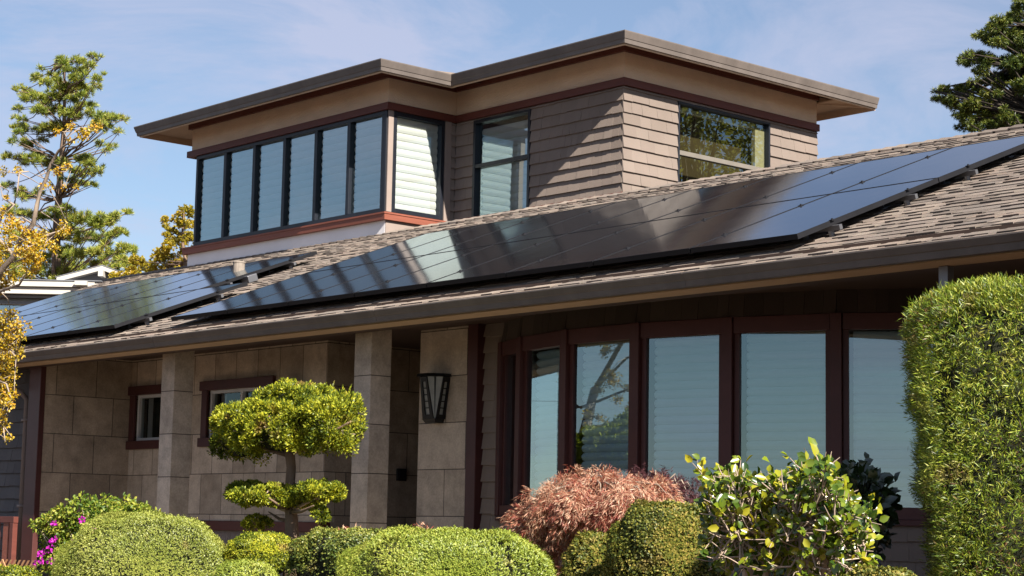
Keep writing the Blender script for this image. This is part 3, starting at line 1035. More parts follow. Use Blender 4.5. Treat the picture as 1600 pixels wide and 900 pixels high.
# a strip of cap shingles along the hip near the inside corner
b.hexa([(-19.62, 15.4, 6.1), (-19.30, 15.5, 6.1), (-19.30, 16.3, 6.12), (-19.8, 16.5, 6.12), (-19.75, 15.5, 6.16), (-19.5, 15.55, 6.15), (-19.45, 16.25, 6.2), (-19.8, 16.4, 6.24)])
hpart(b, 'upper_roof', M['rooftab'])
# sheet of rear roof seen past the corner
b = MB(); b.box((UMx1 - 6, UYb + .2, 3.2), (UMx1 + 2.4, UYb + 3.2, 3.3))
# upper windows
win = MB(); n_ = 6
gx0, gx1 = UBx0 + .17, UBx1 - .0
fz0, fz1 = 4.236, 5.619
wb = MB()
o = (0, UBy, 0)
post = .075
pitch = (gx1 - post - gx0 - .03) / 6
framed(wb, o, ux, nF, gx0, gx1 - .001, fz0, fz1, .055, -.08, .02)
uw = None
for k in range(1, 6):
    xm = gx0 + .03 + pitch * k
    wb.obox(o, ux, nF, xm - .035, xm + .035, -.08, .022, fz0 + .055, fz1 - .055)
wb.obox(o, ux, nF, gx1 - .11, gx1 - .056, -.08, .018, fz0 + .055, fz1 - .055)
uwin = hpart(wb, 'corner_window', M['black'], bevel=.004)
wb = MB()
wb.obox((UBx1, UBy, 0), uy, nR, .0, .085, -.08, .021, fz0 + .001, fz1)
hpart(wb, 'corner_mullion', M['post_taupe'], uwin, bevel=.004)
wb = MB()
framed(wb, (UBx1, UBy, 0), uy, nR, .087, .98, fz0, fz1, .06, -.08, .02)
hpart(wb, 'side_frame', M['black'], uwin, bevel=.004)
for k in range(6):
    a, c = gx0 + .03 + pitch * k + .035, gx0 + .03 + pitch * (k + 1) - .035
    if k == 0: a = gx0 + .055
    pane(o, ux, nF, a, c, fz0 + .055, fz1 - .055, -.03, M['glass'], uwin)
    bm_ = MB()
    blind_sheet(bm_, o, ux, nF, a + .02, c - .005, fz0 + .03, fz1 - .05, .108, .048, -.045)
    hpart(bm_, 'blind', M['blind'], uwin, recalc=False)
pane((UBx1, UBy, 0), uy, nR, .147, .92, fz0 + .06, fz1 - .06, -.03, M['glass'], uwin)
bm_ = MB(); blind_sheet(bm_, (UBx1, UBy, 0), uy, nR, .13, .935, fz0 + .03, fz1 - .05, .108, .018, -.06)
hpart(bm_, 'blind', M['blind'], uwin, recalc=False)
# front sash window
wb = MB(); o = (0, UMy, 0)
framed(wb, o, ux, nF, W1[0], W1[1], W1[2], W1[3], .045, -.07, .028)
wb.obox(o, ux, nF, W1[0] + .045, W1[1] - .045, -.06, .02, 4.93, 4.985)
w1 = hpart(wb, 'front_window', M['black'], bevel=.004)
pane(o, ux, nF, W1[0] + .04, W1[1] - .04, W1[2] + .04, 4.935, -.03, M['glass'], w1)
pane(o, ux, nF, W1[0] + .04, W1[1] - .04, 4.98, W1[3] - .04, -.04, M['glass'], w1)
bm_ = MB(); blind_sheet(bm_, o, ux, nF, W1[0] + .05, W1[1] - .03, 3.9, W1[3] - .10, .108, .042, -.09)
hpart(bm_, 'blind', M['blind'], w1, recalc=False)
# right picture window
wb = MB(); o = (UMx1, 0, 0)
framed(wb, o, uy, nR, W2[0], W2[1], W2[2], W2[3], .03, -.07, .026)
w2 = hpart(wb, 'side_window', M['black'], bevel=.004)
wb = MB(); wb.obox(o, uy, nR, W2[0] + .03, W2[1] - .03, -.05, .02, 4.885, 4.945)
hpart(wb, 'meeting_rail', paint('grey_sash_paint', (.15, .135, .115), .6, .1, 4), w2, bevel=.004)
pane(o, uy, nR, W2[0] + .03, W2[1] - .03, W2[2] + .03, 4.886, -.02, M['glass_dark'], w2)
pane(o, uy, nR, W2[0] + .03, W2[1] - .03, 4.944, W2[3] - .03, -.03, M['glass_dark'], w2)
wb = MB(); wb.obox(o, uy, nR, W2[1] - .22, W2[1] - .031, -.12, -.06, 4.0, 5.5); wb.obox(o, uy, nR, W2[0] + .03, W2[1] - .23, -.12, -.06, 5.47, 5.53)
hpart(wb, 'inner_casing', M['blind'], w2)
b = MB(); b.box((UBx0 + .2, UMy + 1.2, 2.7), (UMx1 - .35, UYb - .2, 5.7))
hpart(b, 'inner_room', paint('tan_room_wall', (.13, .11, .075), .9, .2, 1.5))
# roof vent
b = MB()
vx, vy = -20.03, 13.27
vz = ZE + (vy - YE) * TAN
b.tube([(vx, vy, vz - .02), (vx, vy, vz + .235)], .075, 14)
b.tube([(vx, vy, vz + .225), (vx, vy, vz + .24), (vx, vy, vz + .25)], [.08, .083, .07], 14)
b.tube([(vx, vy, vz - .02), (vx, vy, vz + .045)], [.13, .085], 14)
b.hexa([roofp(vx - .2, (vy - YE) / COSR - .22, .01), roofp(vx + .2, (vy - YE) / COSR - .22, .01), roofp(vx + .2, (vy - YE) / COSR + .2, .01), roofp(vx - .2, (vy - YE) / COSR + .2, .01),
        roofp(vx - .2, (vy - YE) / COSR - .22, .028), roofp(vx + .2, (vy - YE) / COSR - .22, .028), roofp(vx + .2, (vy - YE) / COSR + .2, .028), roofp(vx - .2, (vy - YE) / COSR + .2, .028)])
M['vent'] = paint('weathered_vent_paint', (.25, .21, .175), .7, .2, 10, bump=.2, bscale=50)
hpart(b, 'vent_pipe', M['vent'], smooth=False)
b = MB(); b.hexa([roofp(-19.35 + i, (vy - YE) / COSR - .42 + j, k) for k in (.012, .10) for i, j in ((0, 0), (.16, 0), (.16, .14), (0, .14))])
hpart(b, 'junction_box', M['alu'], bevel=.006)
b = MB(); b.tube([roofp(-19.34, (vy - YE) / COSR - .35, .05), roofp(-20.1, (vy - YE) / COSR - .36, .03)], .012, 6)
hpart(b, 'conduit', M['alu'])

# ------------------------------------------------------------------ solar panels
PW, PL, GAP = 1.05, 1.83, .010
FT = .04
V0 = .388 / COSR      # distance of the lowest panel edge up the slope
W0 = .084             # underside of the frame above the deck
ORD = ['first', 'second', 'third', 'fourth', 'fifth', 'sixth', 'seventh', 'eighth', 'ninth']
fr = MB()
w, l, t = PW - GAP, PL - GAP, FT
e = .006
for (a, c) in (((0, 0, 0), (e, l, t)), ((w - e, 0, 0), (w, l, t)), ((e, 0, 0), (w - e, e, t)), ((e, l - e, 0), (w - e, l, t))):
    fr.box(a, c)
gl = MB(); gl.box((e, e, t - .008), (w - e, l - e, t - .0025))
cls = []
for v in (.42, 1.40):
    cl = MB(); cls.append(cl)
    cl.box((w - .010, v - .022, t - .004), (w + GAP + .010, v + .022, t + .004))
    cl.tube([(w + .005, v, t + .004), (w + .005, v, t + .012)], .008, 6)
proto = None
slope_rot = math.atan(TAN)


def panel(x, v, label, group):
    global proto
    e_ = thing('solar_panel', label, 'solar panel', roofp(x, v, W0), group)
    e_.rotation_euler = (slope_rot, 0, 0)
    if proto is None:
        proto = [fr.build('frame', M['frame_black'], e_), gl.build('cell_face', M['panel'], e_), *[c_.build('clamp', M['frame_black'], e_) for c_ in cls]]
    else:
        for q in proto:
            c_ = q.copy()
            COL.objects.link(c_)
            c_.parent = e_
    return e_


MX0 = -17.11
for r in range(2):
    for k in range(8):
        where = 'lower row' if r == 0 else 'upper row'
        panel(MX0 + PW * k, V0 + PL * r, f'black solar panel, {ORD[k]} from the left in the {where} of the long array', 'solar panels of the long array')
LX = -18.25
for k in range(7):
    panel(LX - PW * (k + 1), V0, f'black solar panel, {ORD[k]} from the vent pipe in the small array lower row', 'solar panels of the small array')
for k in range(6):
    panel(LX - 1.03 - PW * (k + 1), V0 + PL, f'black solar panel, {ORD[k]} from the vent pipe in the small array upper row', 'solar panels of the small array')
rails = [(MX0 - .03, MX0 + 8 * PW + .06, 'the long panel array'), (LX - 7 * PW - .05, LX + .06, 'the small panel array')]
foot = None
RN = ['lowest', 'second lowest', 'third lowest', 'topmost']
for x0, x1, nm in rails:
    for q, v in enumerate((V0 + .42, V0 + 1.40, V0 + PL + .42, V0 + PL + 1.40)):
        xe = x1
        if q > 1 and 'small' in nm: xe = x1 - 1.03
        rt = thing('mounting_rail', f'grey metal mounting rail with feet, {RN[q]} of the four under {nm}', 'rail', roofp(x0, v, 0), 'panel mounting rails')
        b = MB(); b.box((0, -.017, .046), (xe - x0, .017, .083))
        o_ = b.build('rail_bar', M['alu'], rt); 
        xx = .12
        while xx < xe - x0 - .2:
            if foot is None:
                b = MB()
                b.box((-.02, -.05, .0), (.02, .05, .012)); b.box((-.018, -.026, .012), (.018, -.0175, .06))
                foot = f_ = b.build('rail_foot', M['alu'], rt)
            else:
                f_ = foot.copy(); COL.objects.link(f_); f_.parent = rt
            f_.location = (xx, 0, 0)
            xx += 1.15
        b = MB(); b.tube([(xe - x0 - .10, 0, .0), (xe - x0 - .10, 0, .0455)], .024, 8)
        b.build('end_foot', M['alu'], rt)
        rt.rotation_euler = (slope_rot, 0, 0)


# ------------------------------------------------------------------ wall lanterns, box, fence
M['lantern_black'] = paint('black_lantern_metal', (.010, .010, .011), .45, .2, 10)
M['lantern_glass'] = paint('frosted_lantern_glass', (.30, .31, .30), .3, .1, 14, spec=.5)


def lantern(x, y, ztop, label):
    root = thing('wall_lantern', label, 'wall lamp', (x, y, ztop - .44), 'black wall lanterns on the porch')
    H = .40
    # four tapering faces: two with ladder glass, and a V of plain glass cut into each front corner
    FT_ = [(-.035, -.19), (.035, -.19)]
    front = ((-.035 - .0, -.19, H), (.035, -.19, H), (.085, -.12, 0), (-.085, -.12, 0))
    b, g = MB(), MB()

    def face(tl, tr, br_, bl, ladder):
        tl, tr, br_, bl = (A3(p, float) for p in (tl, tr, br_, bl))
        P = lambda a, z: (bl * (1 - a) + br_ * a) * (1 - z) + (tl * (1 - a) + tr * a) * z
        nn = np.cross(br_ - bl, tl - bl); nn /= np.linalg.norm(nn)
        if nn @ (P(.5, .5) - A3([0, .1, .2])) < 0: nn = -nn

        def bar(a0, a1, z0, z1, off):
            q = [P(a0, z0), P(a1, z0), P(a1, z1), P(a0, z1)]
            b.hexa([v - nn * .004 for v in q] + [v + nn * off for v in q])
        if ladder:
            bar(0, .27, 0, 1, .014); bar(.73, 1, 0, 1, .014)
            bar(.27, .73, 0, .10, .013); bar(.27, .73, .88, 1, .013)
            for j in range(1, 5): bar(.27, .73, .10 + .156 * j - .012, .10 + .156 * j + .012, .011)
            g.quad(P(.2, .05), P(.8, .05), P(.8, .95), P(.2, .95))
        else:
            g.quad(*(P(a, z) for a, z in ((0, 0), (1, 0), (1, 1), (0, 1))))
            bar(.44, .56, 0, 1, .006)
    for sx in (1, -1):
        m_ = lambda p: (p[0] * sx, p[1], p[2])
        face(m_((.155, -.085, H)), m_((.155, 0, H)), m_((.088, 0, 0)), m_((.088, -.112, 0)), True)
        face(m_((.05, -.19, H)), m_((.155, -.085, H)), m_((.088, -.112, 0)), m_((.080, -.12, 0)), False)
    face((-.05, -.19, H), (.05, -.19, H), (.080, -.12, 0), (-.080, -.12, 0), True)
    cap = [(-.185, 0), (-.185, -.10), (-.075, -.225), (.075, -.225), (.185, -.10), (.185, 0)]
    k = len(cap)
    side = [(i, (i + 1) % k, k + (i + 1) % k, k + i) for i in range(k)]
    b.add([(p[0], p[1], H + .002) for p in cap] + [(p[0] * .95, p[1] * .95, H + .03) for p in cap], [tuple(range(k)), tuple(range(2 * k - 1, k - 1, -1))] + side)
    bs = [(-.095, 0), (-.095, -.128), (.095, -.128), (.095, 0)]
    k = 4
    side = [(i, (i + 1) % k, k + (i + 1) % k, k + i) for i in range(k)]
    b.add([(p[0] * .8, p[1] * .8, -.04) for p in bs] + [(p[0], p[1], -.002) for p in bs], [tuple(range(k)), tuple(range(2 * k - 1, k - 1, -1))] + side)
    b.build('lantern_frame', M['lantern_black'], root)
    g.build('lantern_glass', M['lantern_glass'], root, recalc=False)
    return root


lantern(-14.19, YW, 1.525, 'black V-shaped wall lantern on the stone pier beside the bay window')
lantern(-16.55, YW, 1.525, 'black wall lantern on the porch wall with only its cap showing above the topiary')
wb = MB(); wb.box((0, 0, 0), (.03, .12, .13)); wb.box((.03, .02, .02), (.036, .10, .11))
wbx = wb.build('wall_box', M['lantern_black'], None, bevel=.004)
wbx.location = (XD, 12.70, .54)
tag(wbx, 'small dark square box on the shaded stone wall beside the entry', 'wall box')

fx = float(at(20, 830, 10.2)[0]) - .115
fz = float(at(10, 807, 10.2)[2]) - .97
fence = thing('wooden_gate', 'dark red wooden gate with upright boards left of the downspout', 'gate', (fx, 10.2, fz))
b = MB()
for i, x0 in enumerate((-1.10, -.86, -.62, -.38, -.14)): b.box((x0, .012, .08), (x0 + .13, .034, .90))
b.build('boards', M['redwood'], fence)
b = MB(); b.box((-1.2, 0, .90), (.12, .06, .97)); b.box((-1.2, .035, .04), (.12, .06, .10)); b.box((.03, .0, -.05), (.11, .06, .899))
b.build('gate_frame', M['red'], fence, bevel=.004)
lat = thing('lattice', 'low pale wooden lattice panel at the foot of the red gate', 'lattice', at(8, 892, 9.6))
M['lattice'] = paint('pale_orange_wood', (.50, .27, .13), .7, .15, 6)
b = MB()
for i in range(-6, 4):
    for s in (1, -1):
        x0 = i * .095
        b.hexa([(x0, .01 * s, -.25), (x0 + .03, .01 * s, -.25), (x0 + .03 + s * .37, .01 * s, .12), (x0 + s * .37, .01 * s, .12),
                (x0, .01 * s + .008, -.25), (x0 + .03, .01 * s + .008, -.25), (x0 + .03 + s * .37, .01 * s + .008, .12), (x0 + s * .37, .01 * s + .008, .12)])
b.build('lattice_strips', M['lattice'], lat)
# bracket under the right end of the eave
p = at(1482, 420, 10.42)
b = MB(); b.box((p[0] - .035, 10.36, 1.2), (p[0] + .035, 10.43, ZB - .003))
hpart(b, 'eave_bracket', M['alu'])

# ------------------------------------------------------------------ planting
F_ = {}
F_['dome'] = foliage('sage_green_juniper', [(.15, .19, .03), (.24, .28, .05), (.33, .36, .07), (.42, .43, .10)], .30, .03, clump=2.2, cvar=.3, dead=0.45)
F_['dome2'] = foliage('fresh_green_juniper', [(.16, .22, .028), (.25, .31, .045), (.34, .39, .06), (.45, .46, .09)], .30, .03, clump=2.2, cvar=.3, dead=0.4)
F_['topiary'] = foliage('yellow_green_juniper', [(.05, .08, .014), (.14, .18, .018), (.32, .35, .028), (.52, .50, .04)], .32, .02, clump=4, cvar=.35, dead=0.7)
F_['hedge'] = foliage('lime_green_yew_needles', [(.16, .08, .03), (.05, .09, .012), (.10, .17, .015), (.20, .28, .02), (.32, .39, .028), (.42, .42, .07)], .30, .05, .5, clump=1.8, cvar=.25, dead=0.55)
F_['box'] = foliage('glossy_box_leaves', [(0.056, 0.096, 0.019), (0.12, 0.16, 0.026), (0.2, 0.232, 0.035), (0.304, 0.288, 0.056)], .25, .04, .45, clump=3, cvar=.3, dead=0.4)
F_['boxlight'] = foliage('speckled_box_leaves', [(0.04, 0.06, 0.014), (0.10, 0.125, 0.022), (0.20, 0.20, 0.03), (0.36, 0.28, 0.07)], .25, .02, .5, clump=3, cvar=.3, dead=0.5)
F_['camellia'] = foliage('broad_glossy_leaves', [(.03, .07, .010), (.085, .135, .012), (.20, .25, .016), (.40, .35, .024)], .30, .06, .25, clump=3, cvar=.3)
F_['camshade'] = foliage('shade_painted_broad_leaves', [(0.016, 0.031, 0.013), (0.026, 0.047, 0.017), (0.039, 0.065, 0.021)], .2, .08, .3, clump=3)  # camellia leaves darkened to carry the tall hedge's shadow
F_['maple'] = foliage('faded_red_maple_leaves', [(.24, .045, .032), (.40, .16, .10), (.56, .34, .22), (.68, .50, .35)], .30, .03, clump=3.2, cvar=.35, tr_tint=(1.15, .8, .6))
F_['maple_shade'] = foliage('shade_painted_maple_leaves', [(0.054, 0.022, 0.026), (0.084, 0.031, 0.036), (0.108, 0.041, 0.043)], .2, .03, clump=3, tr_tint=(1.1, .7, .7))  # dark tone is shade on the red maple, painted into the leaves
F_['boug'] = foliage('bougainvillea_leaves', [(.05, .10, .014), (.12, .18, .02), (.22, .27, .03), (.34, .33, .05)], .32, .02, .45, clump=3)
F_['flower'] = foliage('magenta_bracts', [(0.432, 0.014, 0.36), (0.6, 0.024, 0.504), (0.72, 0.048, 0.552)], .4, .02, clump=5, tr_tint=(1.1, .6, 1.1))
F_['yellow'] = foliage('yellow_autumn_leaves', [(.20, .17, .02), (.42, .30, .015), (.62, .42, .018), (.58, .30, .02)], .4, .04, clump=2, cvar=.3, tr_tint=(1.1, .95, .4))
F_['pine'] = foliage('pine_needles', [(0.091, 0.143, 0.026), (0.195, 0.247, 0.036), (0.325, 0.351, 0.047), (0.416, 0.364, 0.078)], .22, .03, clump=.5, cvar=.35)
F_['yshrub'] = foliage('yellow_green_leaves', [(0.16, 0.152, 0.019), (0.304, 0.256, 0.022), (0.448, 0.352, 0.026), (0.512, 0.336, 0.032)], .35, .03, clump=.8, cvar=.3)
F_['cedar'] = foliage('cedar_sprays', [(0.029, 0.054, 0.014), (0.072, 0.108, 0.018), (0.153, 0.18, 0.027), (0.234, 0.234, 0.04)], .2, .03, clump=.9, cvar=.35)
F_['street'] = foliage('street_tree_leaves', [(.16, .15, .04), (.22, .20, .06), (.30, .26, .09)], .5, .03, clump=.3, cvar=.35)
M['red_tip'] = F_['maple']


def put(mb, name, mat, root, **kw):
    o = mb.build(name, mat, root, **kw)
    o.data.transform(Matrix.Translation(-Vector(root.location)))
    return o


def lv(name, P, D, N, L, W, mat, root, shape='diamond'):
    return leaves(name, P, D, N, L, W, mat, root, shape, origin=tuple(root.location))


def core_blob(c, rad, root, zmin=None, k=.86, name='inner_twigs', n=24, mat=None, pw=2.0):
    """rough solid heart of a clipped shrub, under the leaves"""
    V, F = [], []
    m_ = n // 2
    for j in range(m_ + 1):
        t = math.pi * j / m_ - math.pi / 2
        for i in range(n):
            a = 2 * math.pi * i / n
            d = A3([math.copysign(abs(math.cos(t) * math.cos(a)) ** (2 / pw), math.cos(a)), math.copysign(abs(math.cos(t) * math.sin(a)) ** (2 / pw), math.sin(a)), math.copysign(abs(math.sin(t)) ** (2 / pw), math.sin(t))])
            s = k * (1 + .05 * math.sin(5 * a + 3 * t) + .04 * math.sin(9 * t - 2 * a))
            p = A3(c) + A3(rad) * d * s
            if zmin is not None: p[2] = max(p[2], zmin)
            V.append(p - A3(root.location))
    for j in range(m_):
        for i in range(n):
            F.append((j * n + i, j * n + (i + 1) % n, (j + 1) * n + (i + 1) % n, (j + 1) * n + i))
    return rawmesh(name, V, F, mat or M['core'], root, smooth=True)  # solid core, coloured dark for the shade between the leaves


def ell_pts(n, c, rad, pw=2.0, top=-.35, lump=.035):
    """points and normals over a (super)ellipsoid shell"""
    d = rdir(int(n * 2.2))
    d = d[d[:, 2] > top][:n]
    q = np.sign(d) * np.abs(d) ** (2 / pw)
    q = unit(q) * (np.sum(np.abs(unit(q)) ** pw, 1) ** (-1 / pw))[:, None]
    lumpf = 1 + lump * (np.sin(q[:, 0] * 9 + 2) * np.sin(q[:, 1] * 8 + 1) + np.sin(q[:, 2] * 11 + q[:, 0] * 7)) + rng.normal(0, lump * .35, len(q))
    P = A3(c) + q * A3(rad) * lumpf[:, None]
    N = unit(np.sign(q) * np.abs(q) ** (pw - 1) / A3(rad))
    return P, N


def dome(name, label, px, pytop, Y, wpx, hpx, mat, n, L, W, pw=2.3, group=None, shape='blade', up=.5, depth=1.0):
    D = mpp(px, 850, Y)
    c = at(px, pytop, Y)
    a = wpx * D
    h = hpx * D
    root = thing(name, label, 'shrub', (c[0], Y, gz(Y)), group)
    zc = c[2] - h
    cc = (c[0], Y, zc)
    rad = (a, a * depth, h)
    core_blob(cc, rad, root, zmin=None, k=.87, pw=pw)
    P, N = ell_pts(n, cc, rad, pw, -.5, .032)
    k = 3
    P = np.repeat(P, k, 0) + rng.normal(0, L * .35, (len(P) * k, 3))
    N = np.repeat(N, k, 0)
    T_ = unit(np.cross(N, rdir(len(P))))
    Dv = unit(T_ * .8 + N * .55 + A3([0, 0, up * .5]))
    lv('foliage', P - N * L * .4, Dv, N + rdir(len(P)) * .6, L * rng.uniform(.7, 1.3, len(P)), W * rng.uniform(.8, 1.2, len(P)), mat, root, shape)
    b = MB(); b.tube([(c[0], Y, gz(Y) - .1), (c[0] + .02, Y, zc)], [.05, .04], 7)
    put(b, 'stem', M['bark'], root)
    return root, cc, rad


dome('dome_juniper', 'large sage-green clipped dome shrub below the left stone column', 234, 801, 8.3, 143, 128, F_['dome'], 36000, .017, .0036, 2.2)
dome('dome_juniper', 'broad bright-green clipped shrub with flat top in front of the stone pier', 703, 829, 8.0, 158, 120, F_['dome2'], 34000, .019, .0036, 2.9)
dome('low_juniper', 'low green juniper tuft at the right foot of the large dome shrub', 385, 876, 8.0, 62, 62, F_['dome2'], 7000, .019, .0037, 2.2)
dome('low_juniper', 'small yellow-green juniper clump between the dome shrub and the dark low hedge', 412, 833, 8.9, 52, 34, F_['topiary'], 5200, .024, .0042, 2.4)
dome('box_ball', 'rounded speckled-green box shrub beside the red maple', 1042, 786, 7.4, 86, 118, F_['boxlight'], 17000, .014, .0052, 2.6, shape='diamond')
dome('box_ball', 'small yellowing shrub with twiggy base between red maple and box ball', 930, 834, 7.6, 48, 76, F_['boxlight'], 3600, .022, .005, 2.2, shape='diamond')
dome('low_hedge', 'dark glossy low hedge running below the second stone column', 545, 829, 8.9, 112, 74, F_['box'], 13000, .019, .0065, 3.4, shape='diamond', depth=.5)
dome('low_hedge', 'clipped green hedge at the bottom left corner under the lattice', 20, 886, 8.2, 66, 60, F_['topiary'], 4000, .024, .006, 3, shape='diamond', depth=.6)
dome('low_hedge', 'thin strip of low clipped hedge between camellia and tall hedge', 1375, 890, 5.6, 66, 60, F_['boxlight'], 7000, .014, .005, 3, shape='diamond', depth=.6)

# white blossoms on the box ball
c = at(1010, 850, 7.4)


# ---- cloud-pruned juniper
def topiary():
    Y = 9.3
    D = mpp(450, 700, Y)
    base = at(455, 840, Y)
    root = thing('topiary_juniper', 'cloud-pruned juniper with big upper pad and smaller lower pad on bare trunk', 'topiary', (base[0], Y, gz(Y)))
    b = MB()
    pts = [A3([base[0], Y, gz(Y) - .1])] + [at(x, y, Y) for x, y in ((456, 835), (455, 800), (453, 760), (455, 730), (452, 700), (450, 665), (446, 630))]
    b.tube(pts, [.07, .058, .052, .042, .04, .044, .036, .018], 10)
    # flaring limbs under the pads
    for (x0, y0), (x1, y1), dy in (((452, 712), (395, 690), -.1), ((452, 708), (510, 688), .1), ((452, 705), (360, 672), .2), ((453, 705), (545, 660), -.1), ((450, 700), (420, 650), -.35), ((452, 700), (490, 650), .35),
                                   ((455, 792), (390, 782), -.1), ((455, 790), (505, 772), .05), ((455, 795), (420, 778), -.3), ((455, 800), (490, 790), -.3), ((455, 815), (420, 800), .1)):
        p0, p1 = at(x0, y0, Y), at(x1, y1, Y + dy)
        mid = (p0 + p1) / 2 + A3([0, 0, -.02])
        b.tube([p0, mid, p1], [.022, .014, .006], 6)
    put(b, 'trunk', M['bark'], root, smooth=True)
    pads = [  # px, py, rx px, rz px, ry scale, clumps
        (448, 668, 114, 50, .75, 240),
        (380, 680, 56, 46, .9, 100),
        (462, 642, 76, 40, .8, 110),
        (522, 664, 44, 46, .9, 80),
        (394, 770, 46, 14, .8, 110),
        (502, 769, 38, 12, .8, 80),
        (440, 777, 68, 14, 1.2, 180),
        (400, 818, 22, 9, .9, 10),
        (495, 803, 22, 9, .9, 7)]
    C, R, T = [], [], []
    for x, y, rx, rz, ry, nn in pads:
        c0 = at(x, y, Y)
        rad = A3([rx * D, rx * D * ry, rz * D])
        d = rdir(nn * 3)
        d = d[d[:, 2] > -.8][:nn]
        rr = rng.uniform(.66, 1.02, (len(d), 1))
        P = c0 + d * rad * rr
        C.append(P)
        R.append(rng.uniform(.032, .085, len(P)) if rz > 30 else rng.uniform(.018, .045, len(P)))
        T.append(d)
    C, R, T = np.concatenate(C), np.concatenate(R), np.concatenate(T)
    k = 150
    dd = rdir(len(C) * k)
    dd[:, 2] = dd[:, 2] * .8 + .25
    dd = unit(dd + np.repeat(T, k, 0) * .5)
    P = np.repeat(C, k, 0) + dd * np.repeat(R, k)[:, None] * rng.uniform(.55, 1.0, (len(dd), 1))
    Dv = unit(dd + rdir(len(dd)) * .5 + A3([0, 0, .35]))
    L = rng.uniform(.018, .036, len(dd))
    # wispy unclipped shoots on top
    tips = [(505, 612), (497, 615), (512, 620), (478, 612), (535, 618), (545, 628), (525, 622), (430, 618), (465, 614), (395, 628), (488, 606), (516, 598), (468, 606), (540, 612)]
    P2, D2 = [], []
    for x, y in tips:
        p0 = at(x - 4, y + 30, Y + random.uniform(-.15, .15))
        p1 = at(x + random.uniform(0, 12), y - random.uniform(0, 14), Y)
        for s in np.linspace(0, 1, 46):
            ax = p1 - p0
            P2.append(p0 + ax * s); D2.append(unit(unit(ax) + rdir(1)[0] * .75 * (1.1 - s)))
    P = np.concatenate([P, A3(P2)]); Dv = np.concatenate([Dv, A3(D2)])
    L = np.concatenate([L, np.full(len(P2), .028)])
    NN = np.concatenate([dd, rdir(len(P) - len(dd))])
    lv('foliage', P, Dv, NN + rdir(len(P)) * .7, L, L * .22, F_['topiary'], root, 'blade')
    # dead brown twigs in the pads' underside
    b = MB()
    for x, y, rx, rz, ry, nn in pads[:7]:
        c0 = at(x, y, Y); rad = A3([rx * D, rx * D * ry, rz * D])
        b.tube([at(452, min(y + 30, 800), Y), c0 + A3([0, 0, -.3 * rad[2]])], [.02, .012], 5)
        for q in range(nn // 2):
            d = rdir(1)[0]; d[2] = d[2] * .6 - .2
            p1 = c0 + d * rad * random.uniform(.75, .95); p0 = c0 + A3([0, 0, -.3 * rad[2]])
            b.tube([p0, (p0 + p1) / 2 + rng.normal(0, .02, 3), p1], [.009, .006, .003], 4, cap=False)
    put(b, 'inner_twigs', M['twig'], root)
    for x, y, rx, rz, ry, nn in pads[:3]:
        core_blob(at(x, y, Y), (rx * D, rx * D * ry, rz * D), root, k=.72, name='inner_shade_core', n=16)


topiary()


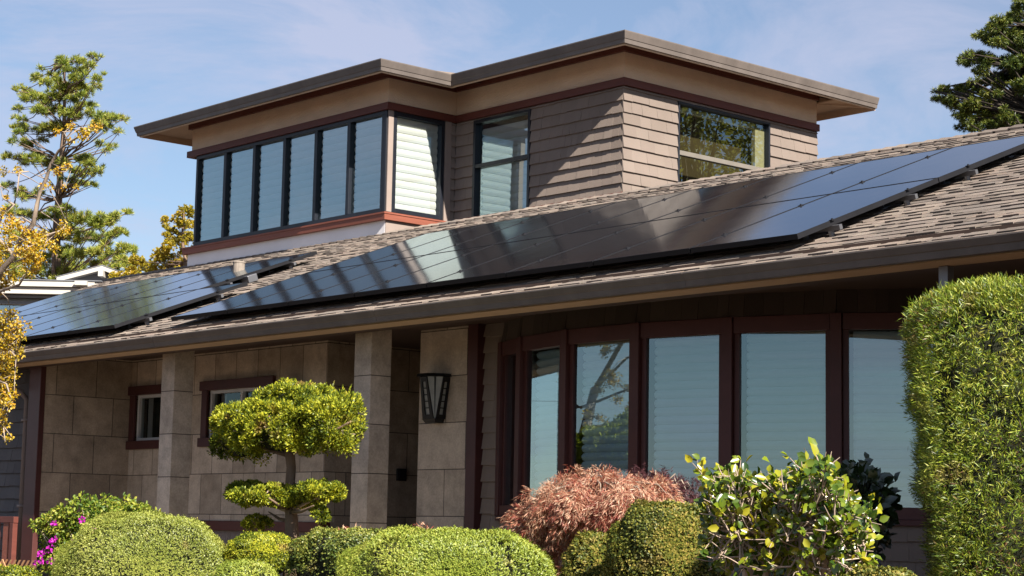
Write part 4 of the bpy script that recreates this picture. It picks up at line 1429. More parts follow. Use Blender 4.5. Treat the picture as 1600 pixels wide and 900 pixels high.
# ---- tall clipped hedge at the right
def tall_hedge():
    p0 = at(1486, 432, 6.9)
    root = thing('tall_hedge', 'tall lime-green clipped hedge with fine needle leaves at the right', 'hedge', (p0[0] + .9, 7.4, gz(7.4)))
    fdir = unit(A3([.62, -.78, 0.]))       # the big face looks this way
    side = A3([fdir[1] * -1, fdir[0], 0])  # along the face, to the right
    side = unit(A3([.78, .62, 0.]))
    c = p0 + side * 1.05 - fdir * .55
    zt, zb = p0[2] - .02, gz(7.2)
    H = zt - zb
    hx, hy = 1.12, .62

    def surf(n):
        P, N = [], []
        pw = 11.0
        q = rng.uniform(-1, 1, (n, 3))
        ax_ = rng.choice(3, n, p=[.26, .44, .30])
        sg = np.where(rng.random(n) < .5, -1.0, 1.0)
        sg = np.where((ax_ == 2), 1.0, sg)
        q[np.arange(n), ax_] = sg
        q = q * (np.sum(np.abs(q) ** pw, 1) ** (-1 / pw))[:, None]
        lean = np.clip(1.0 + .10 * q[:, 2], 0, 2)       # wider at the top
        wav = 1 + .006 * np.sin(q[:, 0] * 6 + q[:, 2] * 9) + .012 * np.sin(q[:, 2] * 17 + q[:, 0] * 14) + .010 * np.sin(q[:, 2] * 31 - q[:, 0] * 23) + rng.normal(0, .014, n)
        nn = np.sign(q) * np.abs(q) ** (pw - 1)
        Pw = c + side * (q[:, :1] * hx * lean[:, None] * wav[:, None]) - fdir * (q[:, 1:2] * hy * wav[:, None]) + A3([0, 0, 1]) * ((q[:, 2:3] * .5 - .5) * H)
        Pw[:, 2] = zt + (q[:, 2] - 1) * .5 * H + .02 * np.sin(q[:, 0] * 7)
        Nw = unit(side * nn[:, :1] - fdir * nn[:, 1:2] + A3([0, 0, 1]) * nn[:, 2:3])
        return Pw, Nw
    P, N = surf(76000)
    gapn = np.sin(P @ A3([21, 17, 13.]) + 3 * np.sin(P @ A3([5, -7, 9.]))) + np.sin(P @ A3([-14, 23, 19.]) + 2 * np.sin(P @ A3([8, 3, -11.])))
    keep = (P[:, 2] > -1.0) & (gapn + rng.normal(0, .35, len(P)) > -1.55)
    P, N = P[keep] - N[keep] * (.02 * (gapn[keep] < -.6))[:, None], N[keep]
    k = 6
    ax = unit(N + rdir(len(P)) * .55 + A3([0, 0, .35]))
    Pk = np.repeat(P, k, 0) - np.repeat(N, k, 0) * rng.uniform(0.0, .05, (len(P) * k, 1)) + rng.normal(0, .009, (len(P) * k, 3))
    Dk = unit(np.repeat(ax, k, 0) + rdir(len(Pk)) * .75)
    lv('foliage', Pk, Dk, np.repeat(N, k, 0) + rdir(len(Pk)) * .7, rng.uniform(.016, .040, len(Pk)), rng.uniform(.0012, .0026, len(Pk)), F_['hedge'], root, 'blade')
    wp = c + side * rng.uniform(-.9, 1.1, (260, 1)) - fdir * rng.uniform(-.5, .5, (260, 1))
    wp[:, 2] = zt + rng.uniform(-.02, .01, 260)
    wp = np.repeat(wp, 6, 0) + rng.normal(0, .012, (1560, 3))
    lv('shoots', wp, unit(rdir(1560) * .8 + A3([0, 0, .8])), rdir(1560), rng.uniform(.03, .075, 1560), .0018, F_['hedge'], root, 'blade')
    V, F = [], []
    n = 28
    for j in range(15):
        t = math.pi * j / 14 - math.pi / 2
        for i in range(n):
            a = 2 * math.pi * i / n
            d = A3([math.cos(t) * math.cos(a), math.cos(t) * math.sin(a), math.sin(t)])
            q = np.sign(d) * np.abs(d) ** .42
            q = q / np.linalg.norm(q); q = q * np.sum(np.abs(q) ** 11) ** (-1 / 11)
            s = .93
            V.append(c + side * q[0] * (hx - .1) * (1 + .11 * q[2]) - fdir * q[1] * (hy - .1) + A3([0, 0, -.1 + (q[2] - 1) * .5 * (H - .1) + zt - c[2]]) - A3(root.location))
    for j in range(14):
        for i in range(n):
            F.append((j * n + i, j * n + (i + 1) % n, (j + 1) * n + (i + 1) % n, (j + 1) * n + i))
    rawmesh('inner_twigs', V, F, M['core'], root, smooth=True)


tall_hedge()


# ---- camellia shrubs: bare twigs with broad leaves at the ends
def twiggy(name, label, cat, Y, base_px, outline, nb, leafmat, nleaf, Ls, twigmat, seed, stems=7, spread=.5):
    rs = random.Random(seed)
    root = thing(name, label, cat, at(base_px[0], base_px[1], Y) * A3([1, 1, 0]) + A3([0, 0, gz(Y)]))
    b = MB()
    bx = A3([root.location[0], Y, gz(Y)])
    xs_ = [q[0] for q in outline]
    tips, dirs = [], []
    trunks = []
    for s in range(stems):
        px = rs.uniform(min(xs_) + 30, max(xs_) - 30)
        yy = Y + rs.uniform(-spread, spread) * .6
        p3 = at(px, rs.uniform(790, 840), yy)
        p0 = bx + A3([rs.uniform(-.12, .12), rs.uniform(-.12, .12), -.05])
        p1 = p0 * .6 + p3 * .4 + A3([0, 0, -.05]); 
        pts = [p0, p1, p3]
        b.tube(pts, [.02, .017, .012], 6)
        trunks.append(p3)
    for k in range(nb):
        # pick a point inside the outline
        for _ in range(50):
            i = rs.randrange(len(outline))
            x0, ytop, ybot = outline[i]
            px = x0 + rs.uniform(-22, 22)
            py = ytop + 12 + (ybot - ytop - 12) * (rs.random() ** 1.6)
            break
        yy = Y + rs.uniform(-spread, spread)
        p = at(px, py, yy)
        t = min(trunks, key=lambda q: np.linalg.norm((q - p) * A3([1, 1, .6])) + rs.uniform(0, .25))
        mid = t * .45 + p * .55 + rng.normal(0, .03, 3) + A3([0, 0, -.03])
        b.tube([t, t * .7 + mid * .3 + rng.normal(0, .015, 3), mid, p], [.0062, .005, .0038, .002], 5, cap=False)
        d = unit(p - mid)
        # side twigs
        for q in range(3):
            s = rs.uniform(.1, .9)
            o = mid * (1 - s) + p * s
            e = o + unit(d + rng.normal(0, .8, 3)) * rs.uniform(.04, .11)
            b.tube([o, (o + e) / 2 + rng.normal(0, .006, 3), e], [.0028, .0022, .0013], 4, cap=False)
            if rs.random() < .35: tips.append(e); dirs.append(unit(e - o))
        if rs.random() < .75:
            tips.append(p); dirs.append(d)
    put(b, 'twigs', twigmat, root)
    tips, dirs = A3(tips), A3(dirs)
    k = nleaf
    P = np.repeat(tips, k, 0) + rng.normal(0, .012, (len(tips) * k, 3))
    Dv = unit(np.repeat(dirs, k, 0) * .6 + rdir(len(P)) * .9 + A3([0, 0, .15]))
    P = P - np.repeat(dirs, k, 0) * rng.uniform(0, .05, (len(P), 1))
    N = unit(rdir(len(P)) * .75 + A3([.65, -.35, .65]))
    L = rng.uniform(Ls * .55, Ls, len(P))
    lv('leaves', P, Dv, N, L, L * .35, leafmat, root, 'oval')
    return root


cam_out = [(1120, 735, 900), (1140, 725, 900), (1165, 735, 900), (1190, 735, 900), (1215, 730, 900), (1240, 730, 900), (1265, 735, 900), (1290, 738, 900), (1315, 758, 900), (1335, 785, 890), (1125, 740, 860), (1145, 732, 800), (1300, 745, 860), (1275, 715, 760)]
cm = twiggy('camellia_shrub', 'twiggy camellia shrub with broad yellow-green leaves and bare grey stems', 'shrub', 6.0, (1225, 900), cam_out, 520, F_['camellia'], 5, .047, M['twig'], 3, stems=9, spread=.32)
dark_out = [(1200, 790, 900), (1240, 785, 900), (1280, 780, 900), (1310, 770, 900), (1180, 810, 900), (1325, 730, 800), (1345, 722, 840), (1362, 735, 850), (1368, 760, 850), (1335, 740, 880), (1350, 770, 890)]  # left part is dark foliage added for the shade behind the sunlit camellia
twiggy('camellia_shrub', 'dark shaded camellia shrub between the sunlit camellia and the tall hedge', 'shrub', 7.5, (1350, 900), dark_out, 330, F_['camshade'], 5, .075, M['core'], 5, stems=5, spread=.3)
# the tall shoot
b = MB()
Ys = 6.0
sp = [at(1290, 770, Ys), at(1283, 735, Ys), at(1272, 700, Ys)]
b.tube(sp, [.005, .004, .002], 5)
put(b, 'shoot', M['twig'], cm)
P = A3([at(1283, 738, Ys), at(1286, 742, Ys), at(1276, 715, Ys), at(1273, 703, Ys), at(1281, 728, Ys), at(1288, 730, Ys)])
lv('shoot_leaves', P, A3([(.3, -.2, .6), (.8, .3, .1), (-.2, -.3, 1), (-.4, 0, .8), (-.6, -.3, .2), (.5, -.5, .5)]), rdir(6) * .4 + A3([.6, -.6, .5]), .065, .02, F_['camellia'], cm, 'oval')


# ---- weeping red maple
def maple(name, label, Y, mounds, n, mat, trunk):
    c0 = at(*trunk[0], Y)
    root = thing(name, label, 'tree', (c0[0], Y, gz(Y)))
    Ps, Ds, Ls, Ns = [], [], [], []
    D = mpp(940, 780, Y)
    b = MB()
    pts = [A3([c0[0], Y, gz(Y) - .05])] + [at(x, y, Y) for x, y in trunk]
    b.tube(pts, np.linspace(.05, .018, len(pts)), 8)
    for x, y, rx, rz, ry, w in mounds:
        c = at(x, y, Y)
        rad = A3([rx * D, rx * D * ry, rz * D])
        nc_ = int(n * w / 62)
        dc = rdir(nc_ * 3)
        dc = dc[dc[:, 2] > -.45][:nc_]
        cc = c + dc * rad * rng.uniform(.55, 1.02, (len(dc), 1))
        m_ = 62
        t_ = rng.random((len(cc) * m_, 1)) ** .8
        outd = unit(np.repeat(dc * A3([1, 1, .15]), m_, 0) + rdir(len(cc) * m_) * .8)
        ln = np.repeat(rng.uniform(.07, .17, len(cc)), m_)[:, None]
        p = np.repeat(cc, m_, 0) + outd * ln * t_ * .9 + A3([0, 0, -1.]) * ln * t_ ** 2 * .9 + rng.normal(0, .012, (len(cc) * m_, 3))
        dr = unit(outd * .6 + A3([0, 0, -1.0]) * t_ * 1.0 + rdir(len(p)) * .35)
        k = 5
        d = np.repeat(dc, m_, 0)
        Pk = np.repeat(p, k, 0) + rng.normal(0, .005, (len(p) * k, 3))
        Dk = unit(np.repeat(dr, k, 0) + rdir(len(Pk)) * .55)
        Ns.append(np.repeat(d, k, 0)); Ps.append(Pk); Ds.append(Dk); Ls.append(rng.uniform(.022, .050, len(Pk)))
        for q in range(int(46 * w) + 4):
            e = c + unit(rng.normal(size=3) * A3([1, 1, .6]) + A3([0, 0, .3])) * rad * .92
            s = pts[-1]
            mid = (s + e) / 2 + A3([0, 0, .07])
            b.tube([s, mid, e, e + (e - mid) * .25 - A3([0, 0, .05])], [.014, .008, .004, .002], 5, cap=False)
    put(b, 'trunk', M['bark_pale'], root)
    P, Dv, L = np.concatenate(Ps), np.concatenate(Ds), np.concatenate(Ls)
    lv('foliage', P, Dv, np.concatenate(Ns) + rdir(len(P)) * .7, L, L * .055, mat, root, 'blade')
    return root


maple('red_maple', 'weeping maple with faded salmon-red feathery leaves below the bay window', 8.7,
      [(925, 790, 100, 52, .8, .42), (880, 800, 68, 48, .9, .2), (990, 790, 72, 50, .8, .24), (870, 835, 52, 50, .7, .1), (905, 880, 60, 46, .6, .10)], 17000, F_['maple'],
      [(858, 890), (866, 850), (885, 822), (915, 800), (930, 780)])
maple('maple_shaded_part', 'shaded rear part of the red maple, shade painted into its leaves, against the blue window', 9.6,
      [(1035, 772, 52, 40, .8, .7), (1010, 760, 40, 26, .8, .3)], 3600, F_['maple_shade'], [(1035, 880), (1030, 830), (1025, 800)])  # the red maple's shaded part, built as a second tree

# ---- bougainvillea
def bougainvillea():
    Y = 9.2
    root = thing('bougainvillea', 'leafy bougainvillea with a few magenta flowers beside the dark red corner post', 'shrub', (at(150, 850, Y)[0], Y, gz(Y)))
    D = mpp(140, 830, Y)
    cl = [(100, 815, 30), (75, 815, 16), (130, 800, 34), (160, 808, 38), (195, 805, 34), (215, 812, 28), (120, 840, 44), (90, 850, 36), (160, 850, 50), (80, 875, 28), (110, 880, 40), (60, 822, 12), (225, 800, 14), (140, 790, 14), (168, 790, 12), (205, 790, 10), (245, 806, 10), (52, 818, 8), (92, 800, 12)]
    P, N = [], []
    for x, y, r in cl:
        c = at(x, y, Y + random.uniform(-.25, .25))
        r = r * .9
        m_ = int(16 + r * r * .62)
        d = rdir(m_)
        P.append(c + d * r * D * rng.uniform(.4, 1.0, (m_, 1))); N.append(d)
    P, N = np.concatenate(P), np.concatenate(N)
    lv('leaves', P, unit(N * .5 + rdir(len(P)) * .8), unit(rdir(len(P)) + A3([.3, -.3, .8])), rng.uniform(.024, .048, len(P)), rng.uniform(.008, .013, len(P)), F_['boug'], root, 'oval')
    b = MB()
    c0 = A3([root.location[0], Y, gz(Y)])
    for x, y, r in cl:
        e = at(x, y, Y)
        b.tube([c0, (c0 + e) / 2 + rng.normal(0, .05, 3), e, e + A3([random.uniform(-.06, .06), 0, r * D * .1])], [.009, .005, .003, .0012], 5, cap=False)
    put(b, 'stems', M['twig'], root)
    fl = [(84, 817, 5), (144, 827, 6), (116, 846, 6), (85, 842, 5), (79, 850, 7), (76, 859, 7), (65, 862, 7), (64, 866, 6), (64, 877, 6), (80, 877, 9), (56, 879, 5), (128, 812, 4)]
    for x, y, r in fl:
        c = at(x, y, Y - .42 + random.uniform(-.08, .08))
        d = rdir(13)
        P = c + d * r * D * .42
        lv('flower', P, unit(d + rdir(13) * .6), rdir(13), rng.uniform(.020, .032, 13), .0115, F_['flower'], root, 'oval')


bougainvillea()


# ---- red-tipped sprigs poking out of the low hedge
rt = thing('heavenly_bamboo', 'small red-leaved sprig rising behind the low hedge at the stone pier', 'plant', at(655, 835, 8.95))
P, Dv = [], []
for x, y in ((655, 830), (660, 828), (650, 832), (545, 834), (552, 832), (538, 836)):
    for q in range(26):
        P.append(at(x + random.uniform(-12, 12), y + random.uniform(-8, 8), 8.95)); Dv.append((random.uniform(-1, 1), random.uniform(-1, 1), random.uniform(.2, 1)))
lv('leaves', A3(P), A3(Dv), rdir(len(P)), .045, .004, F_['maple'], rt, 'blade')


# ---- trees
def limb(b, pts, r0, r1, n=7):
    b.tube(pts, np.linspace(r0, r1, len(pts)), n)


def tuft_tree(name, label, Y, trunk_px, tr0, clumps, mat, barkmat, tuft_px, per, ntuft, Wpx, cat='tree', zbase=None, droop=0.0, extra=1, rk=1.15, flat=.72):
    """tree with needle tufts gathered in clumps along real limbs"""
    base = at(*trunk_px[0], Y)
    zb_ = gz(Y) if zbase is None else zbase
    root = thing(name, label, cat, (base[0], Y, zb_))
    D = mpp(*trunk_px[0], Y)
    b = MB()
    tp = [A3([base[0], Y, zb_ - .3])] + [at(x, y, Y) for x, y in trunk_px]
    limb(b, tp, tr0, tr0 * .12, 9)
    P, Dv, L, NQ = [], [], [], []
    clumps = list(clumps) + [(x + random.uniform(-1, 1) * r * 1.5, y + random.uniform(-1, 1) * r * 1.1, r * random.uniform(.45, .8)) for x, y, r in clumps for _ in range(extra)]
    for x, y, r in clumps:
        dy = random.uniform(-1, 1) * min(90, abs(x - trunk_px[0][0]) * .8 + 30) * D
        c = at(x, y, Y) + A3([dy * .5, dy, 0])
        c = at(x, y, Y + dy)
        # nearest trunk point a little lower
        cand = [p for p in tp[1:] if p[2] < c[2] + r * D * .5] or [tp[1]]
        t = min(cand, key=lambda p: np.linalg.norm((p - c) * A3([1, 1, 1.6])))
        mid = t * .45 + c * .55 + A3([0, 0, -.02 * np.linalg.norm(t - c)])
        rr = max(.035 * tr0, min(.16 * tr0, .03 * np.linalg.norm(t - c) * tr0 * 3))
        limb(b, [t, (t + mid) / 2 + rng.normal(0, 4 * D, 3), mid, c], rr, rr * .3, 5)
        nt = max(3, int(ntuft * (r / 14) ** 2))
        d = rdir(nt)
        q = c + d * A3([1, 1, flat]) * r * rk * D * rng.uniform(.35, 1.0, (nt, 1))
        for i in range(0, nt, 3):
            limb(b, [c, (c + q[i]) / 2 + rng.normal(0, 1.5 * D, 3), q[i]], rr * .3, rr * .12, 4)
        ax = unit(d * A3([1, 1, .5]) + A3([0, 0, .75 - droop]) + rdir(nt) * .4)
        k = per
        P.append(np.repeat(q, k, 0)); NQ.append(np.repeat(d, k, 0))
        Dv.append(unit(np.repeat(ax, k, 0) + rdir(nt * k) * .85))
        L.append(rng.uniform(.7, 1.15, nt * k) * tuft_px * D)
    P, Dv, L = np.concatenate(P), np.concatenate(Dv), np.concatenate(L)
    put(b, 'trunk', barkmat, root, smooth=True)
    lv('crown', P, Dv, np.concatenate(NQ) + rdir(len(P)) * .7, L, Wpx * D * rng.uniform(.7, 1.2, len(P)), mat, root, 'blade')
    return root


pine_c = [(98, 95, 10), (92, 105, 9), (122, 98, 11), (130, 112, 9), (145, 90, 8), (140, 102, 8), (112, 112, 8), (118, 122, 11), (80, 118, 7), (66, 110, 4),
          (58, 122, 9), (72, 130, 10), (90, 130, 11), (108, 138, 12), (125, 134, 11), (150, 124, 7), (152, 136, 7), (138, 142, 8),
          (24, 142, 6), (36, 143, 7), (48, 148, 10), (60, 152, 11), (38, 155, 7), (82, 148, 10), (98, 152, 12), (114, 152, 12), (130, 150, 8),
          (28, 172, 7), (34, 186, 7), (60, 172, 12), (74, 176, 12), (90, 172, 12), (104, 178, 11), (128, 168, 11), (120, 182, 9), (142, 178, 11), (160, 186, 12), (176, 186, 9), (190, 186, 6), (152, 198, 10), (168, 200, 9), (184, 206, 5), (176, 228, 6), (166, 236, 5), (158, 226, 6),
          (24, 198, 6), (36, 198, 9), (30, 208, 7), (58, 206, 9), (70, 200, 10), (88, 198, 10), (20, 222, 6), (38, 222, 9), (52, 228, 9), (66, 220, 8), (12, 246, 8), (30, 248, 10), (48, 250, 12), (62, 244, 8), (75, 256, 10), (88, 262, 10), (104, 256, 8), (128, 250, 10), (140, 256, 9), (120, 268, 11), (138, 272, 11), (152, 268, 8), (112, 284, 10), (128, 288, 9), (146, 290, 7),
          (14, 290, 8), (30, 300, 10), (44, 308, 10), (60, 300, 8), (18, 330, 12), (40, 336, 12), (62, 340, 12), (84, 330, 10), (104, 330, 12), (118, 344, 14), (134, 340, 13), (150, 352, 14), (168, 348, 12), (182, 340, 10), (198, 334, 7), (142, 372, 13), (126, 372, 12), (158, 372, 12), (176, 368, 10), (192, 364, 8), (108, 360, 13), (88, 368, 14), (70, 376, 14), (50, 370, 12), (28, 372, 12),
          (90, 396, 14), (110, 392, 14), (128, 398, 12), (146, 396, 12), (162, 392, 11), (176, 400, 10), (192, 388, 10), (204, 392, 9), (185, 412, 12), (200, 412, 11), (70, 404, 14), (96, 418, 14), (120, 416, 13), (48, 404, 14), (24, 412, 14), (150, 414, 12), (165, 420, 11), (60, 425, 14), (85, 432, 14), (108, 428, 14), (130, 430, 12), (30, 428, 14), (180, 425, 10), (8, 400, 12)]
tuft_tree('pine_tree', 'tall airy pine with needle tufts rising behind the pale neighbouring house', 38.0, [(88, 440), (88, 370), (92, 310), (96, 250), (100, 200), (101, 150), (100, 98)], .24, pine_c, F_['pine'], M['bark'], 8.5, 20, 50, .40, rk=.95)
ysh = [(188, 436, 14), (210, 428, 14), (230, 418, 14), (215, 408, 11), (250, 404, 13), (268, 410, 16), (288, 414, 15), (300, 400, 14), (262, 385, 12), (280, 378, 12), (296, 372, 12), (270, 362, 11), (288, 352, 12), (300, 352, 10), (262, 344, 10), (282, 336, 10), (296, 330, 9), (286, 326, 6), (176, 440, 10), (240, 430, 14), (258, 430, 14), (282, 430, 14), (306, 430, 14), (310, 380, 14), (205, 440, 12), (228, 440, 12)]
tuft_tree('yellowing_tree', 'yellow-green small tree behind the ridge left of the window bay', 27.0, [(292, 455), (290, 410), (284, 370), (288, 330)], .10, ysh, F_['yshrub'], M['bark'], 4.6, 12, 85, 1.0)
# bare dead limb of the pine
ced = [(1598, 5, 14), (1590, 22, 12), (1600, 40, 14), (1560, 30, 9), (1575, 32, 11), (1548, 40, 8), (1560, 48, 11), (1580, 52, 12), (1530, 54, 7), (1545, 62, 11), (1562, 66, 12), (1580, 72, 12), (1598, 70, 14),
       (1510, 88, 9), (1526, 86, 11), (1542, 90, 12), (1560, 96, 12), (1580, 100, 12), (1600, 92, 12), (1505, 94, 6), (1535, 112, 8), (1552, 118, 10), (1570, 122, 11), (1590, 118, 12), (1526, 128, 6),
       (1462, 142, 5), (1474, 140, 8), (1488, 146, 9), (1500, 142, 7), (1512, 146, 8), (1520, 132, 8), (1470, 154, 7), (1484, 160, 9), (1498, 162, 10), (1512, 166, 11), (1526, 168, 11), (1540, 174, 11), (1556, 176, 11), (1572, 180, 10), (1498, 180, 8), (1512, 184, 9), (1528, 188, 9), (1500, 198, 6), (1520, 200, 8), (1545, 194, 9), (1564, 200, 9), (1585, 190, 8), (1556, 140, 8), (1572, 150, 9), (1588, 140, 9), (1604, 130, 12), (1604, 170, 12), (1604, 200, 10), (1585, 210, 9), (1536, 150, 7), (1550, 210, 8)]
ced += [(3250 - x + random.uniform(-12, 12), y + random.uniform(-14, 14), r) for x, y, r in ced if x < 1598]
tuft_tree('cedar_tree', 'dark cedar with layered drooping sprays at the upper right', 30.0, [(1640, 260), (1632, 180), (1625, 100), (1620, 40), (1612, -40)], .3, ced, F_['cedar'], M['bark_dark'], 7.5, 15, 92, .5, droop=.95, extra=2, rk=1.2, flat=.42)


# ---- yellow-leaved tree at the left, near
def yellow_tree():
    Y = 7.6
    D = mpp(20, 450, Y)
    root = thing('autumn_tree', 'yellow-leaved tree with pale bare branches at the left, in front of the eave', 'tree', (at(-70, 900, Y)[0], Y, gz(Y)))
    b = MB()
    q = lambda x, y, dy=0: at(x, y, Y + dy)
    t0 = A3([root.location[0], Y, gz(Y) - .1])
    limb(b, [t0, q(-75, 760), q(-60, 620), q(-40, 520)], .085, .05, 9)
    br = [([(-40, 520), (0, 425), (22, 400), (32, 375), (52, 350), (58, 320), (62, 300), (72, 280), (80, 255), (92, 235), (100, 228), (120, 215), (135, 205)], .030, .005, 0),
          ([(22, 400), (-5, 370), (5, 330), (22, 320), (28, 295), (30, 270)], .02, .005, .1),
          ([(100, 228), (104, 215), (112, 205)], .008, .004, 0),
          ([(32, 375), (60, 388), (75, 370), (95, 360), (105, 350)], .016, .004, -.1),
          ([(60, 388), (38, 404), (20, 410)], .012, .005, 0),
          ([(62, 330), (78, 322), (100, 325)], .008, .003, 0),
          ([(22, 320), (5, 310), (0, 290)], .010, .003, .1),
          ([(-40, 520), (0, 455), (30, 445), (40, 430)], .02, .004, -.1),
          ([(-60, 560), (-10, 520), (15, 540), (25, 560)], .02, .004, -.2),
          ([(-60, 600), (-15, 590), (10, 600), (18, 625)], .016, .004, -.1),
          ([(-60, 640), (-10, 650), (5, 665), (8, 690)], .012, .003, -.1),
          ([(72, 280), (60, 275), (45, 268)], .006, .002, 0), ([(80, 255), (95, 262), (112, 262)], .006, .002, 0)]
    allp = [q(-60, 620), q(-40, 520)]
    for pts, r0, r1, dy in br:
        lp = [q(x, y, dy * i / len(pts)) for i, (x, y) in enumerate(pts)]
        allp += lp
        limb(b, lp, r0, r1, 6)
    cl = [(5, 268, 8), (28, 265, 7), (90, 205, 6), (110, 198, 7), (128, 210, 9), (148, 200, 9), (135, 208, 6), (110, 220, 5), (88, 268, 6), (100, 262, 6), (108, 258, 4), (65, 290, 6), (75, 292, 5), (100, 292, 5), (118, 292, 3), (15, 344, 10), (0, 330, 10), (8, 360, 12), (30, 352, 10), (42, 362, 10), (58, 372, 12), (70, 366, 9), (48, 380, 14), (62, 386, 12), (35, 392, 12), (80, 380, 8), (85, 388, 7), (92, 362, 8), (102, 360, 9), (98, 350, 6), (5, 388, 14), (18, 376, 12), (0, 410, 14), (52, 400, 13), (40, 410, 12), (60, 408, 10), (5, 425, 14), (20, 430, 12), (8, 440, 13), (45, 425, 9), (55, 420, 8), (0, 452, 8), (24, 350, 8), (10, 310, 6),
          (5, 495, 12), (18, 490, 10), (8, 510, 14), (26, 505, 10), (2, 525, 14), (18, 522, 14), (30, 518, 9), (34, 526, 7), (8, 542, 14), (26, 545, 11), (2, 560, 12), (16, 562, 12), (32, 555, 6), (4, 580, 12), (20, 585, 10), (2, 600, 12), (14, 604, 10), (22, 618, 7), (6, 622, 11), (14, 632, 7), (2, 645, 8), (6, 660, 8), (2, 672, 7), (10, 686, 5), (18, 683, 3), (-20, 500, 20), (-20, 560, 20), (-20, 620, 20), (-20, 420, 20), (-20, 360, 20), (-60, 300, 40), (-110, 260, 45), (-160, 300, 50), (-210, 250, 50), (-260, 300, 50), (-130, 360, 45), (-200, 380, 50), (-270, 380, 50), (-60, 200, 40), (-120, 160, 45), (-190, 170, 50), (-60, 400, 35), (-260, 200, 50), (-320, 320, 50), (-320, 250, 50), (-90, 440, 40), (-150, 470, 45), (-220, 450, 45), (-290, 470, 45), (-120, 540, 45), (-190, 540, 45), (-260, 560, 45), (-330, 440, 50), (-400, 500, 50), (-350, 560, 45), (-160, 610, 40), (-240, 630, 40), (-420, 400, 50), (-40, 120, 30), (46, 505, 3), (50, 512, 2)]
    P, N = [], []
    for x, y, r in cl:
        c = q(x, y, (random.uniform(-.35, .35) if x > -30 else random.uniform(.0, 1.3)))
        m_ = int(10 + r * r * (.95 if r < 30 else .34))
        d = rdir(m_)
        P.append(c + d * (r + 1) * D * rng.uniform(.2, 1.05, (m_, 1)) * 1.05); N.append(d)
        a0 = min(allp, key=lambda w_: np.linalg.norm(w_ - c))
        limb(b, [a0, (a0 + c) / 2 + rng.normal(0, .02, 3), c, c + rdir(1)[0] * r * D], .005, .0015, 4)
    P, N = np.concatenate(P), np.concatenate(N)
    put(b, 'trunk', M['bark_pale'], root, smooth=True)
    L = rng.uniform(.014, .028, len(P))
    lv('crown', P, unit(N * .4 + rdir(len(P))), unit(rdir(len(P)) + A3([.4, -.4, .6])), L, L * .36, F_['yellow'], root, 'oval')


yellow_tree()

# ---- neighbouring house, standing square to the street corner
Yn = 30.0
nO = at(90, 440, Yn)
nU = unit(A3([.668, .744, 0.])); nN = A3([.744, -.668, 0.])
sN = mpp(90, 440, Yn)
nh = thing('neighbour_house', 'pale one-storey neighbouring house with a shallow gable behind the left panels', 'house', (nO[0], nO[1], gz(30)))
M['nwhite'] = paint('neighbour_white_paint', (.44, .415, .375), .7, .06, 2)
M['ngrey'] = paint('neighbour_grey_siding', (.20, .20, .205), .8, .08, 3)
M['nroof'] = paint('neighbour_grey_roof', (.16, .165, .18), .9, .15, 5)


def npart(mb, name, mat, **kw):
    o = mb.build(name, mat, nh, **kw)
    o.data.transform(Matrix.Translation(-Vector(nh.location)))
    return o


def nb(mb, px0, px1, py0, py1, n0, n1):
    """box given in photo-pixel sizes on the house's own front plane"""
    mb.obox(nO, nU, nN, (px0 - 90) * sN, (px1 - 90) * sN, n0, n1, (440 - py1) * sN, (440 - py0) * sN)


b = MB(); nb(b, -110, 150, 440, 449, 0, .2); nb(b, -110, 150, 450, 460, -.12, .08); nb(b, 150.1, 160, 441, 459, -4, .16)
npart(b, 'fascia', M['nwhite'])
b = MB(); nb(b, -112, 161, 438.5, 439.9, -5, .24)
npart(b, 'roof_edge', M['nroof'])
b = MB(); nb(b, -105, 140, 460.2, 640, -5, -.5)
npart(b, 'wall', M['nwhite'])
b = MB(); nb(b, -105, 120, 461, 465, -.5, -.2); nb(b, -105, 84, 470, 475, -.5, -.3)
npart(b, 'eave_trim', M['ngrey'])
b = MB(); nb(b, -60, 36, 476, 520, -.499, -.46)
npart(b, 'window', M['glass'])
b = MB(); nb(b, 36.1, 40, 474, 520, -.499, -.42); nb(b, -105, 84, 475.1, 476, -.499, -.4)
npart(b, 'window_trim', M['nwhite'])
q = lambda px, py, n: nO + nU * (px - 90) * sN + nN * n + A3([0, 0, (440 - py) * sN])
b = MB(); b.add([q(84, 427, -1.6), q(192, 427, -1.6), q(146, 406, -1.6), q(84, 427, -1.8), q(192, 427, -1.8), q(146, 406, -1.8)], [(0, 1, 2), (5, 4, 3), (0, 3, 4, 1), (1, 4, 5, 2), (2, 5, 3, 0)])
nb(b, 84, 192, 427.1, 440, -1.8, -1.6)
npart(b, 'gable_wall', M['ngrey'])
b = MB()
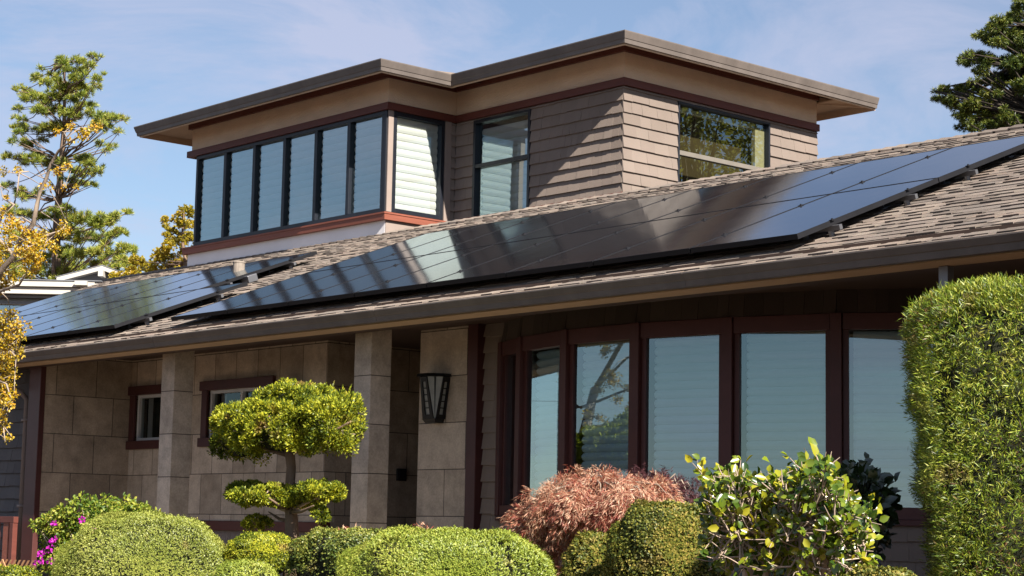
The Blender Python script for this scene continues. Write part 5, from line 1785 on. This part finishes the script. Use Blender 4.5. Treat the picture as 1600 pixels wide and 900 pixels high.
for xa, xb in ((74, 146), (204, 146)):
    b.hexa([q(xa, 433, -1.2), q(xb, 412.5, -1.2), q(xb, 412.5, -1.55), q(xa, 433, -1.55), q(xa, 426, -1.2), q(xb, 405.5, -1.2), q(xb, 405.5, -1.55), q(xa, 426, -1.55)])
nb(b, 142.5, 150, 414, 424, -1.54, -.95)
npart(b, 'barge_board', M['nwhite'])
b = MB()
for xa, xb in ((72, 146), (206, 146)):
    b.hexa([q(xa, 426, -1.18), q(xb, 405.4, -1.18), q(xb, 405.4, -9), q(xa, 426, -9), q(xa, 424.9, -1.18), q(xb, 404.2, -1.18), q(xb, 404.2, -9), q(xa, 424.9, -9)])
npart(b, 'gable_roof', M['nroof'])
b = MB(); nb(b, 121, 140, 440.5, 447, .201, .4); nb(b, 128, 131, 447.1, 500, .09, .16)
npart(b, 'rainwater_box', M['nwhite'])


# ---- trees beyond the right rear corner and across the street (mirrored in the windows)
def leafy_tree(name, label, x, y, h, r, n, mat, group=None):
    root = thing(name, label, 'tree', (x, y, gz(y)), group)
    b = MB()
    z0 = gz(y)
    limb(b, [(x, y, z0 - .2), (x + .1, y, z0 + h * .25), (x - .1, y + .1, z0 + h * .6), (x, y, z0 + h * .9)], h * .028, .03, 8)
    P, N = [], []
    for k in range(26):
        d = rdir(1)[0]
        c = A3([x, y, z0 + h * .62]) + d * A3([r * .7, r * .7, h * .32]) * random.uniform(.35, 1)
        limb(b, [(x, y, z0 + h * random.uniform(.25, .6)), (A3([x, y, z0 + h * .5]) + c) / 2, c], h * .008, .015, 5)
        m_ = n // 26
        q = rdir(m_)
        P.append(c + q * A3([1, 1, .75]) * r * .38 * rng.uniform(.4, 1, (m_, 1))); N.append(q)
    P, N = np.concatenate(P), np.concatenate(N)
    put(b, 'trunk', M['bark'], root, smooth=True)
    lv('crown', P, unit(N + rdir(len(P))), rdir(len(P)), rng.uniform(.10, .20, len(P)), .05, mat, root, 'diamond')
    return root


leafy_tree('shade_tree', 'tall olive-green tree mirrored in the right upper picture window', 1.0, 37.0, 15.5, 6.0, 26000, F_['street'])
leafy_tree('shade_tree', 'second olive-green tree mirrored behind the upper picture window', 9.0, 45.0, 15.0, 6.5, 26000, F_['street'])
